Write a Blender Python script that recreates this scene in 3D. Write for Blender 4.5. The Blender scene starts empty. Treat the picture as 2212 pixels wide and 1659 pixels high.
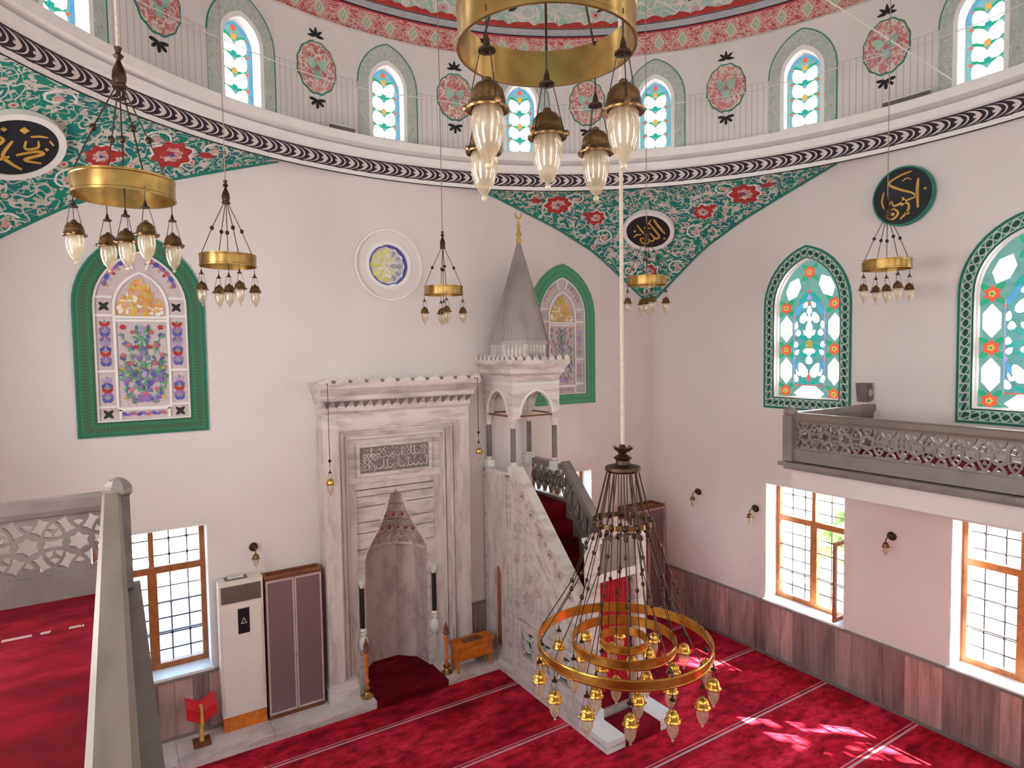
import bpy, math, random
from mathutils import Vector, Matrix
from mathutils.geometry import tessellate_polygon
random.seed(7)
PI = math.pi
R = math.radians
sc = bpy.context.scene
col = sc.collection

# ------------------------------------------------------------------ camera
F_PX = 1375.66
CAM = (0.0, 0.0, 5.0)
yaw, pitch, roll = R(32.1443), R(2.9587), R(-0.8617)
fwd = Vector((math.sin(yaw) * math.cos(pitch), math.cos(yaw) * math.cos(pitch), -math.sin(pitch)))
rgt = Vector((math.cos(yaw), -math.sin(yaw), 0))
upv = rgt.cross(fwd)
r2 = rgt * math.cos(roll) + upv * math.sin(roll)
u2 = -rgt * math.sin(roll) + upv * math.cos(roll)
cd = bpy.data.cameras.new('camera')
cd.sensor_width = 36.0
cd.lens = 36.0 * F_PX / 2212.0
cd.clip_start = 0.05
cam = bpy.data.objects.new('camera', cd)
col.objects.link(cam)
cam.matrix_world = Matrix(((r2.x, u2.x, -fwd.x, CAM[0]), (r2.y, u2.y, -fwd.y, CAM[1]), (r2.z, u2.z, -fwd.z, CAM[2]), (0, 0, 0, 1)))
sc.camera = cam

# ------------------------------------------------------------------ light and exposure
w = bpy.data.worlds.new('sky')
sc.world = w
w.use_nodes = True
wn = w.node_tree
wn.nodes.clear()
wo = wn.nodes.new('ShaderNodeOutputWorld')
wb = wn.nodes.new('ShaderNodeBackground')
ws = wn.nodes.new('ShaderNodeTexSky')
ws.sky_type = 'NISHITA'
ws.sun_disc = False
ws.sun_elevation = R(42)
ws.sun_rotation = R(135)
wb.inputs[1].default_value = 2.0
wn.links.new(ws.outputs[0], wb.inputs[0])
wn.links.new(wb.outputs[0], wo.inputs[0])
sd = bpy.data.lights.new('sun', 'SUN')
sd.energy = 150.0
sd.color = (1.0, 0.93, 0.82)
sd.angle = R(0.6)
sun = bpy.data.objects.new('sun', sd)
col.objects.link(sun)
sun.rotation_euler = Vector((-1.0, 0.95, -1.24)).to_track_quat('-Z', 'Y').to_euler()
sun.location = (30, -25, 40)
GLASS_E = 9.0          # brightness of daylit clear glass in the coloured windows
TINT_E = 0.95           # brightness of the coloured pieces
sc.view_settings.view_transform = 'Standard'
sc.view_settings.look = 'None'
sc.view_settings.gamma = 1.0
sc.view_settings.use_curve_mapping = False
sc.view_settings.exposure = 0.3
sc.cycles.use_denoising = True
sc.cycles.max_bounces = 7
sc.cycles.diffuse_bounces = 4
sc.cycles.glossy_bounces = 3
sc.cycles.transparent_max_bounces = 12
sc.cycles.sample_clamp_indirect = 6.0

# ------------------------------------------------------------------ room numbers (metres)
XW, YW, XL, YB = 8.85, 9.03, -1.77, -1.52      # inner faces of the four walls
XC, YC = 3.56, 3.75                            # centre of the dome
HALF = 5.28
RR, ZR = 5.25, 7.58                            # ring under the drum
RD = 5.5                                       # drum wall
THK = 0.42

# ------------------------------------------------------------------ materials
def s2l(c):
    return tuple((x / 12.92 if x <= 0.04045 else ((x + 0.055) / 1.055) ** 2.4) for x in c)
def rgb(h):
    h = h.lstrip('#')
    return s2l([int(h[i:i + 2], 16) / 255 for i in (0, 2, 4)])

class G:
    """small helper around one node tree"""
    def __init__(self, name):
        self.m = bpy.data.materials.new(name)
        self.m.use_nodes = True
        self.t = self.m.node_tree
        self.t.nodes.clear()
        self.out = self.t.nodes.new('ShaderNodeOutputMaterial')
    def n(self, typ, **kw):
        nd = self.t.nodes.new('ShaderNode' + typ)
        for k, v in kw.items():
            setattr(nd, k, v)
        return nd
    def put(self, sock, v):
        if isinstance(v, bpy.types.NodeSocket):
            self.t.links.new(v, sock)
        elif v is not None:
            if isinstance(v, (tuple, list)) and len(v) == 3 and sock.type == 'RGBA':
                v = (*v, 1)
            sock.default_value = v
    def math(self, op, a, b=None, c=None):
        nd = self.n('Math', operation=op)
        self.put(nd.inputs[0], a)
        if b is not None: self.put(nd.inputs[1], b)
        if c is not None: self.put(nd.inputs[2], c)
        return nd.outputs[0]
    def mix(self, f, a, b, blend='MIX'):
        nd = self.n('MixRGB', blend_type=blend)
        self.put(nd.inputs[0], f); self.put(nd.inputs[1], a); self.put(nd.inputs[2], b)
        return nd.outputs[0]
    def coord(self, which='Object'):
        return self.n('TexCoord').outputs[which]
    def scale(self, v, s):
        nd = self.n('Mapping')
        self.put(nd.inputs[0], v)
        nd.inputs['Scale'].default_value = s if isinstance(s, (tuple, list)) else (s, s, s)
        return nd.outputs[0]
    def noise(self, v, sc_, det=3.0, rough=0.5, dist=0.0, out='Fac'):
        nd = self.n('TexNoise')
        self.put(nd.inputs['Vector'], v)
        nd.inputs['Scale'].default_value = sc_
        nd.inputs['Detail'].default_value = det
        nd.inputs['Roughness'].default_value = rough
        nd.inputs['Distortion'].default_value = dist
        return nd.outputs[0 if out == 'Fac' else 1]
    def vor(self, v, sc_, feat='F1', rnd=1.0, out='Distance'):
        nd = self.n('TexVoronoi', feature=feat)
        self.put(nd.inputs['Vector'], v)
        nd.inputs['Scale'].default_value = sc_
        nd.inputs['Randomness'].default_value = rnd
        return nd.outputs[out]
    def ramp(self, f, stops, interp='LINEAR'):
        nd = self.n('ValToRGB')
        cr = nd.color_ramp
        cr.interpolation = interp
        while len(cr.elements) < len(stops):
            cr.elements.new(0.5)
        for e, (p, c) in zip(cr.elements, stops):
            e.position = p
            e.color = (*c, 1) if len(c) == 3 else c
        self.put(nd.inputs[0], f)
        return nd.outputs[0]
    def xyz(self, v):
        nd = self.n('SeparateXYZ')
        self.put(nd.inputs[0], v)
        return nd.outputs
    def lt(self, a, b): return self.math('LESS_THAN', a, b)
    def gt(self, a, b): return self.math('GREATER_THAN', a, b)
    def line(self, f, at, wd):
        return self.lt(self.math('ABSOLUTE', self.math('SUBTRACT', f, at)), wd)
    def bsdf(self, colr, rough=0.6, metal=0.0, spec=0.4, bump=None, bstr=0.2, bdist=0.01, **kw):
        b = self.n('BsdfPrincipled')
        self.put(b.inputs['Base Color'], colr)
        self.put(b.inputs['Roughness'], rough)
        self.put(b.inputs['Metallic'], metal)
        self.put(b.inputs['Specular IOR Level'], spec)
        for k, v in kw.items():
            self.put(b.inputs[k.replace('_', ' ')], v)
        if bump is not None:
            bn = self.n('Bump')
            bn.inputs['Strength'].default_value = bstr
            bn.inputs['Distance'].default_value = bdist
            self.put(bn.inputs['Height'], bump)
            self.t.links.new(bn.outputs[0], b.inputs['Normal'])
        self.t.links.new(b.outputs[0], self.out.inputs[0])
        return self.m

M = {}
def plain(name, c, rough=0.6, metal=0.0, var=0.06, vs=6.0, spec=0.4):
    g = G(name)
    n = g.noise(g.coord(), vs, 4)
    c2 = tuple(x * (1 - var * 2) for x in c)
    c3 = tuple(min(1, x * (1 + var)) for x in c)
    M[name] = g.bsdf(g.ramp(n, [(0.3, c2), (0.7, c3)]), rough, metal, spec, bump=n, bstr=0.08)
    return M[name]
def emit(name, c, s):
    g = G(name)
    n = g.noise(g.coord(), 9.0, 2)
    cc = g.ramp(n, [(0.3, tuple(x * 0.8 for x in c)), (0.7, c)])
    e = g.n('Emission')
    g.put(e.inputs[0], cc); e.inputs[1].default_value = s
    gl = g.n('BsdfGlossy'); gl.inputs['Roughness'].default_value = 0.15
    mx = g.n('MixShader'); mx.inputs[0].default_value = 0.05
    g.t.links.new(e.outputs[0], mx.inputs[1]); g.t.links.new(gl.outputs[0], mx.inputs[2])
    g.t.links.new(mx.outputs[0], g.out.inputs[0])
    M[name] = g.m
    return g.m

plain('plaster', (0.71, 0.645, 0.63), 0.85, var=0.02, vs=1.3, spec=0.2)
plain('plaster_white', (0.80, 0.77, 0.75), 0.8, var=0.02, spec=0.2)
plain('jamb_white', (0.85, 0.85, 0.84), 0.7, var=0.01, spec=0.2)
plain('white_paint', (0.78, 0.74, 0.72), 0.6, var=0.02)
plain('black_paint', (0.012, 0.010, 0.014), 0.5, var=0.2)
plain('disc_black', (0.012, 0.014, 0.02), 0.35, var=0.2)
plain('gold_paint', (0.62, 0.36, 0.07), 0.4, var=0.15)
plain('red_paint', (0.42, 0.035, 0.03), 0.7, var=0.15, vs=20)
plain('pink_paint', (0.62, 0.36, 0.33), 0.7, var=0.1)
plain('blue_paint', (0.10, 0.10, 0.38), 0.7, var=0.15)
plain('purple_paint', (0.27, 0.16, 0.42), 0.7, var=0.15)
plain('violet_paint', (0.42, 0.32, 0.55), 0.7, var=0.15)
plain('leaf_paint', (0.10, 0.33, 0.13), 0.7, var=0.15)
plain('rose_paint', (0.55, 0.13, 0.20), 0.7, var=0.15)
plain('yellow_paint', (0.65, 0.45, 0.10), 0.7, var=0.15)
plain('orange_paint', (0.70, 0.32, 0.07), 0.7, var=0.15)
plain('mint_paint', (0.33, 0.50, 0.42), 0.75, var=0.15)
plain('teal_paint', (0.02, 0.21, 0.16), 0.7, var=0.1)
plain('floral_ground', (0.60, 0.50, 0.51), 0.8, var=0.06, vs=14)
plain('grey_paint', (0.42, 0.40, 0.43), 0.7, var=0.06)
plain('iron', (0.035, 0.03, 0.03), 0.5, 0.6, var=0.2)
plain('bronze', (0.06, 0.034, 0.022), 0.42, 0.75, var=0.25, vs=30)
plain('brass', (0.52, 0.33, 0.11), 0.27, 1.0, var=0.15, vs=12)
plain('brass_cap', (0.21, 0.115, 0.048), 0.32, 0.9, var=0.2, vs=30)
plain('brass_bright', (0.75, 0.42, 0.09), 0.25, 1.0, var=0.1, vs=15)
plain('rope', (0.55, 0.45, 0.36), 0.85, var=0.12, vs=60)
plain('rope_dark', (0.32, 0.25, 0.21), 0.85, var=0.12, vs=60)
plain('wood_frame', (0.33, 0.105, 0.03), 0.4, var=0.15, vs=15)
plain('wood_orange', (0.62, 0.16, 0.018), 0.35, var=0.15, vs=12)
plain('wood_brown', (0.20, 0.06, 0.025), 0.4, var=0.2, vs=12)
plain('unit_white', (0.74, 0.66, 0.60), 0.4, var=0.02)
plain('grille_brown', (0.17, 0.13, 0.11), 0.5, var=0.25, vs=60)
plain('red_cloth', (0.60, 0.010, 0.012), 0.7, var=0.15)
plain('curtain_red', (0.52, 0.008, 0.022), 0.75, var=0.15)
plain('marble_white', (0.72, 0.72, 0.70), 0.35, var=0.03)
plain('cord_white', (0.72, 0.70, 0.68), 0.7, var=0.05)
plain('alu', (0.55, 0.42, 0.43), 0.4, 0.2, var=0.05)
plain('speaker_grey', (0.14, 0.12, 0.115), 0.5, var=0.1)
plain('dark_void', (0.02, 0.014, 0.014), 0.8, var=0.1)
plain('shrub', (0.10, 0.22, 0.05), 0.8, var=0.3)
plain('yard', (0.30, 0.285, 0.265), 0.9, var=0.08, vs=0.6)

def marble(name, base, dark, sx=(2.0, 2.0, 7.0), rough=0.4, amt=0.5, bstr=0.05):
    g = G(name)
    co = g.coord()
    wv = g.noise(co, 1.1, 4, dist=0.6, out='Color')
    v = g.mix(0.25, co, wv)
    n = g.noise(g.scale(v, sx), 1.6, 6, 0.62)
    f = g.ramp(n, [(0.36, dark), (0.46, tuple(a * 0.6 + b * 0.4 for a, b in zip(base, dark))), (0.54, base), (0.8, tuple(min(1, x * 1.07) for x in base))])
    M[name] = g.bsdf(g.mix(amt, base, f), rough, 0, 0.4, bump=n, bstr=bstr)
marble('marble', (0.665, 0.60, 0.575), (0.32, 0.27, 0.26), (1.6, 1.6, 8.0), amt=0.7)
marble('marble_v', (0.64, 0.56, 0.535), (0.33, 0.26, 0.255), (6.0, 6.0, 1.0), amt=0.6)
marble('marble_rose', (0.55, 0.44, 0.42), (0.30, 0.20, 0.20), (3.5, 3.5, 1.8), amt=0.65)
marble('marble_grey', (0.205, 0.172, 0.163), (0.11, 0.088, 0.085), (2.5, 2.5, 3.0), amt=0.5, rough=0.28)
marble('marble_post', (0.165, 0.132, 0.114), (0.095, 0.074, 0.062), (9.0, 1.0, 3.0), amt=0.6)
marble('marble_col', (0.16, 0.135, 0.135), (0.06, 0.05, 0.05), (4, 4, 2), amt=0.6, rough=0.3)
marble('lead_grey', (0.36, 0.315, 0.30), (0.23, 0.19, 0.185), (3, 3, 1.0), amt=0.6, rough=0.5)

def mk_wainscot():
    g = G('wainscot')
    co = g.coord()
    oi = g.n('ObjectInfo')
    ad = g.n('VectorMath', operation='ADD')
    g.put(ad.inputs[0], g.scale(co, (7, 7, 0.8)))
    cmb = g.n('CombineXYZ')
    g.put(cmb.inputs[0], g.math('MULTIPLY', oi.outputs['Random'], 37.0))
    g.put(cmb.inputs[2], g.math('MULTIPLY', oi.outputs['Random'], 11.0))
    g.put(ad.inputs[1], cmb.outputs[0])
    n = g.noise(ad.outputs[0], 1.5, 5, 0.6, 0.5)
    c = g.ramp(n, [(0.28, (0.17, 0.125, 0.12)), (0.5, (0.31, 0.225, 0.215)), (0.75, (0.45, 0.335, 0.315))])
    tone = g.ramp(oi.outputs['Random'], [(0.0, (0.62, 0.56, 0.56)), (0.5, (1, 0.95, 0.94)), (1.0, (1.38, 1.18, 1.12))])
    M['wainscot'] = g.bsdf(g.mix(1.0, c, tone, 'MULTIPLY'), 0.35)
mk_wainscot()

def mk_carpet(name, stripes):
    g = G(name)
    k_ = 1.0 if stripes else 0.33
    co = g.coord()
    n1 = g.noise(g.scale(co, (0.5, 1.0, 1)), 1.2, 5, 0.7, 0.5)
    n2 = g.noise(g.scale(co, (1.2, 2.2, 1)), 3.0, 6, 0.75)
    n3 = g.noise(co, 140, 2)
    c = g.ramp(n1, [(0.32, (0.16 * k_, 0.004 * k_, 0.010 * k_)), (0.48, (0.50 * k_, 0.012 * k_, 0.030 * k_)), (0.64, (0.78 * k_, 0.035 * k_, 0.075 * k_))])
    c = g.mix(g.math('MULTIPLY', g.ramp(n2, [(0.38, (1, 1, 1)), (0.6, (0, 0, 0))]), 0.75), c, (0.075, 0.003, 0.010))
    y = g.xyz(co)[1]
    if stripes:
        for dy, wd, cc, mixf in ((0.0, 0.016, (0.62, 0.50, 0.55), 0.6), (0.055, 0.008, (0.55, 0.42, 0.46), 0.6), (-0.05, 0.008, (0.2, 0.02, 0.05), 0.6)):
            fr = g.math('FRACT', g.math('DIVIDE', g.math('SUBTRACT', y, 0.92 + dy - 6.35), 1.27))
            c = g.mix(g.math('MULTIPLY', g.line(g.math('MULTIPLY', g.math('SUBTRACT', fr, 0.5), 1.27), 0.0, wd), mixf), c, cc)
    else:
        fr = g.math('FRACT', g.math('MULTIPLY', g.xyz(co)[0], 9.0))
        dash = g.math('MULTIPLY', g.line(y, 3.93, 0.016), g.gt(g.noise(g.scale(co, (14, 1, 1)), 1.0, 2), 0.47))
        c = g.mix(g.math('MULTIPLY', dash, 0.75), c, (0.5, 0.36, 0.36))
    M[name] = g.bsdf(c, 0.95, 0, 0.08, bump=n3, bstr=0.25, bdist=0.004)
mk_carpet('carpet', True)
mk_carpet('carpet_gallery', False)

def mk_arab(name, base, base2, line, flower, core, s=1.0, lw=0.035):
    """scroll-work paint: curling light lines on a coloured ground with small flowers"""
    g = G(name)
    uv = g.coord('UV')
    n1 = g.noise(uv, 3.4 * s, 0.5, 0.4, 1.2)
    n2 = g.noise(g.scale(uv, (1.0, -1.0, 1)), 5.2 * s, 0.5, 0.4, 1.0)
    n3 = g.noise(uv, 2.5 * s, 2)
    n4 = g.noise(uv, 9.0 * s, 1.0, 0.5, 0.5)
    c = g.ramp(n3, [(0.42, base), (0.58, base2)])
    c = g.mix(g.gt(n4, 0.60), c, tuple(x * 0.8 for x in line))
    c = g.mix(g.line(n1, 0.5, lw * 0.75), c, line)
    c = g.mix(g.line(n2, 0.53, lw * 0.8), c, tuple(x * 0.93 for x in line))
    v = g.vor(uv, 3.6 * s, rnd=0.75)
    c = g.mix(g.lt(v, 0.24), c, base)
    c = g.mix(g.lt(v, 0.20), c, flower)
    c = g.mix(g.lt(v, 0.08), c, core)
    v2 = g.vor(uv, 8.0 * s, rnd=1.0)
    c = g.mix(g.lt(v2, 0.13), c, tuple(x * 0.9 for x in line))
    M[name] = g.bsdf(c, 0.75, 0, 0.2)
mk_arab('arab_green', (0.012, 0.22, 0.155), (0.02, 0.17, 0.17), (0.60, 0.55, 0.50), (0.62, 0.42, 0.40), (0.45, 0.06, 0.06), 1.25)
mk_arab('arab_dome', (0.30, 0.46, 0.37), (0.40, 0.50, 0.46), (0.66, 0.58, 0.55), (0.62, 0.30, 0.30), (0.45, 0.05, 0.06), 0.9, 0.05)
mk_arab('arab_frame', (0.36, 0.43, 0.38), (0.44, 0.47, 0.44), (0.58, 0.56, 0.53), (0.44, 0.40, 0.37), (0.42, 0.10, 0.10), 2.6, 0.03)
mk_arab('arab_medal', (0.50, 0.13, 0.12), (0.55, 0.22, 0.20), (0.66, 0.55, 0.50), (0.35, 0.45, 0.38), (0.5, 0.05, 0.06), 2.2, 0.05)

def mk_redband():
    g = G('red_band')
    uv = g.coord('UV')
    x, y, _ = g.xyz(uv)
    per = 0.36
    fr = g.math('SUBTRACT', g.math('FRACT', g.math('DIVIDE', x, per)), 0.5)
    dx = g.math('ABSOLUTE', g.math('MULTIPLY', fr, 2.0))
    dy = g.math('ABSOLUTE', g.math('MULTIPLY', g.math('SUBTRACT', y, 0.5), 2.0))
    d = g.math('ADD', g.math('MULTIPLY', dx, 1.5), dy)
    n = g.noise(uv, 9.0, 2, 0.6, 1.5)
    c = g.mix(g.line(n, 0.5, 0.06), (0.47, 0.075, 0.08), (0.62, 0.42, 0.38))
    c = g.mix(g.line(d, 0.95, 0.09), c, (0.60, 0.34, 0.31))
    c = g.mix(g.lt(d, 0.72), c, (0.60, 0.50, 0.42))
    c = g.mix(g.lt(d, 0.44), c, (0.34, 0.44, 0.36))
    c = g.mix(g.lt(d, 0.14), c, (0.60, 0.50, 0.42))
    c = g.mix(g.gt(dy, 0.86), c, (0.45, 0.05, 0.07))
    M['red_band'] = g.bsdf(c, 0.8, 0, 0.2)
mk_redband()

def mk_guilloche():
    g = G('guilloche')
    uv = g.coord('UV')
    x, y, _ = g.xyz(uv)
    # running hooks: slanted lines that curl over in the middle of the band
    a = g.math('ABSOLUTE', g.math('SUBTRACT', y, 0.5))
    sh = g.math('MULTIPLY', g.math('SUBTRACT', 1.0, g.math('SQRT', g.math('SUBTRACT', 1.02, g.math('POWER', g.math('MULTIPLY', a, 2.4), 2.0)))), 0.9)
    fr = g.math('FRACT', g.math('ADD', g.math('DIVIDE', x, 0.2), sh))
    ln = g.math('MAXIMUM', g.line(fr, 0.28, 0.13), g.line(fr, 0.72, 0.055))
    g2 = g.math('FRACT', g.math('DIVIDE', x, 0.2))
    bar = g.math('MULTIPLY', g.line(y, 0.5, 0.07), g.lt(g2, 0.45))
    ln = g.math('MAXIMUM', ln, bar)
    edge = g.gt(a, 0.40)
    c = g.mix(ln, (0.035, 0.025, 0.035), (0.64, 0.57, 0.55))
    c = g.mix(edge, c, (0.05, 0.035, 0.045))
    M['guilloche'] = g.bsdf(c, 0.75, 0, 0.2)
mk_guilloche()

def mk_chain_border(name, ground, strand, per, dark):
    """interlaced two-strand border, u along the border in metres, v across 0..1"""
    g = G(name)
    uv = g.coord('UV')
    x, y, _ = g.xyz(uv)
    ph = g.math('MULTIPLY', x, 2 * PI / per)
    s1 = g.math('ADD', g.math('MULTIPLY', g.math('SINE', ph), 0.30), 0.5)
    s2 = g.math('SUBTRACT', 0.5, g.math('MULTIPLY', g.math('SINE', ph), 0.30))
    s3 = g.math('ADD', g.math('MULTIPLY', g.math('COSINE', ph), 0.30), 0.5)
    s4 = g.math('SUBTRACT', 0.5, g.math('MULTIPLY', g.math('COSINE', ph), 0.30))
    c = g.mix(g.line(y, 0.5, 0.16), ground, dark)
    for s in ((s1, s2, s3, s4) if per < 0.2 else (s1, s2)):
        c = g.mix(g.line(y, s, 0.045 if per < 0.2 else 0.075), c, strand)
    if per >= 0.2:
        c = g.mix(g.line(g.math('ABSOLUTE', g.math('SUBTRACT', y, 0.5)), 0.36, 0.03), c, strand)
    c = g.mix(g.gt(g.math('ABSOLUTE', g.math('SUBTRACT', y, 0.5)), 0.43), c, dark)
    M[name] = g.bsdf(c, 0.6, 0, 0.3)
mk_chain_border('border_teal', (0.03, 0.24, 0.17), (0.46, 0.50, 0.45), 0.24, (0.010, 0.065, 0.052))
mk_chain_border('border_green', (0.018, 0.125, 0.070), (0.035, 0.19, 0.09), 0.17, (0.06, 0.085, 0.055))
mk_chain_border('border_jade', (0.07, 0.27, 0.15), (0.09, 0.31, 0.18), 0.17, (0.05, 0.21, 0.12))

def mk_drumwall():
    g = G('drum_plaster')
    co = g.coord()
    x, y, z = g.xyz(co)
    az = g.math('MULTIPLY', g.math('ARCTAN2', g.math('SUBTRACT', x, XC), g.math('SUBTRACT', y, YC)), 16 / (2 * PI))
    cell = g.math('SUBTRACT', g.math('FRACT', g.math('SUBTRACT', az, 1.2 / 22.5)), 0.5)
    ac = g.math('ABSOLUTE', cell)
    st = g.math('FRACT', g.math('MULTIPLY', ac, 26.0))
    lines = g.math('MULTIPLY', g.line(st, 0.5, 0.10), g.lt(z, 8.98))
    lines = g.math('MULTIPLY', lines, g.lt(ac, 0.29))
    hl = g.line(z, 8.98, 0.006)
    n = g.noise(co, 1.5, 3)
    c = g.ramp(n, [(0.3, (0.65, 0.60, 0.585)), (0.7, (0.71, 0.655, 0.64))])
    c = g.mix(g.math('MULTIPLY', g.math('MAXIMUM', lines, hl), 0.45), c, (0.34, 0.31, 0.32))
    M['drum_plaster'] = g.bsdf(c, 0.85, 0, 0.2)
mk_drumwall()

def mk_globe():
    g = G('globe_glass')
    n = g.noise(g.coord(), 30, 2)
    tr = g.n('BsdfTransparent'); g.put(tr.inputs[0], (0.95, 0.90, 0.82))
    tl = g.n('BsdfTranslucent'); g.put(tl.inputs[0], g.ramp(n, [(0.3, (0.80, 0.62, 0.42)), (0.7, (0.92, 0.80, 0.62))]))
    df = g.n('BsdfDiffuse'); g.put(df.inputs[0], (0.72, 0.60, 0.44))
    gl = g.n('BsdfGlossy'); gl.inputs['Roughness'].default_value = 0.06
    a = g.n('MixShader'); a.inputs[0].default_value = 0.5
    g.t.links.new(tl.outputs[0], a.inputs[1]); g.t.links.new(df.outputs[0], a.inputs[2])
    b = g.n('MixShader'); b.inputs[0].default_value = 0.36
    g.t.links.new(tr.outputs[0], b.inputs[1]); g.t.links.new(a.outputs[0], b.inputs[2])
    lw = g.n('LayerWeight'); lw.inputs[0].default_value = 0.35
    c = g.n('MixShader')
    g.put(c.inputs[0], g.math('ADD', g.math('MULTIPLY', lw.outputs['Facing'], 0.3), 0.06))
    g.t.links.new(b.outputs[0], c.inputs[1]); g.t.links.new(gl.outputs[0], c.inputs[2])
    g.t.links.new(c.outputs[0], g.out.inputs[0])
    M['globe_glass'] = g.m
mk_globe()
def mk_clear(name, tint, gloss, diff=0.0, dcol=(0.8, 0.8, 0.8)):
    g = G(name)
    tr = g.n('BsdfTransparent'); g.put(tr.inputs[0], tint)
    gl = g.n('BsdfGlossy'); gl.inputs['Roughness'].default_value = 0.03
    df = g.n('BsdfDiffuse'); g.put(df.inputs[0], dcol)
    a = g.n('MixShader'); a.inputs[0].default_value = gloss
    g.t.links.new(tr.outputs[0], a.inputs[1]); g.t.links.new(gl.outputs[0], a.inputs[2])
    b = g.n('MixShader'); b.inputs[0].default_value = diff
    g.t.links.new(a.outputs[0], b.inputs[1]); g.t.links.new(df.outputs[0], b.inputs[2])
    g.t.links.new(b.outputs[0], g.out.inputs[0])
    M[name] = g.m
mk_clear('clear_glass', (0.96, 0.98, 0.97), 0.05)
mk_clear('mauve_glass', (0.40, 0.22, 0.25), 0.10, 0.75, (0.26, 0.15, 0.165))

emit('glass_white', (1.0, 1.0, 0.98), GLASS_E)
emit('glass_pale', (0.22, 0.50, 0.44), 0.75)
emit('glass_ground', (0.26, 0.58, 0.60), 0.8)
emit('glass_field', (0.14, 0.44, 0.42), 0.8)
emit('glass_teal', (0.02, 0.42, 0.36), TINT_E)
emit('glass_blue', (0.10, 0.42, 0.72), TINT_E)
emit('glass_sky', (0.35, 0.75, 0.85), TINT_E * 1.3)
emit('glass_red', (0.85, 0.13, 0.07), TINT_E)
emit('glass_orange', (0.95, 0.45, 0.08), TINT_E)
emit('glass_green', (0.03, 0.40, 0.20), TINT_E)
emit('glass_lilac', (0.45, 0.38, 0.75), TINT_E)
emit('glass_yellow', (0.85, 0.70, 0.20), 0.55)
emit('glass_plain', (1.0, 0.985, 0.95), GLASS_E * 0.9)
emit('glass_left_boost', (1.0, 0.985, 0.95), GLASS_E * 2.0)  # unseen left windows, glow raised to brighten the right wall

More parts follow.
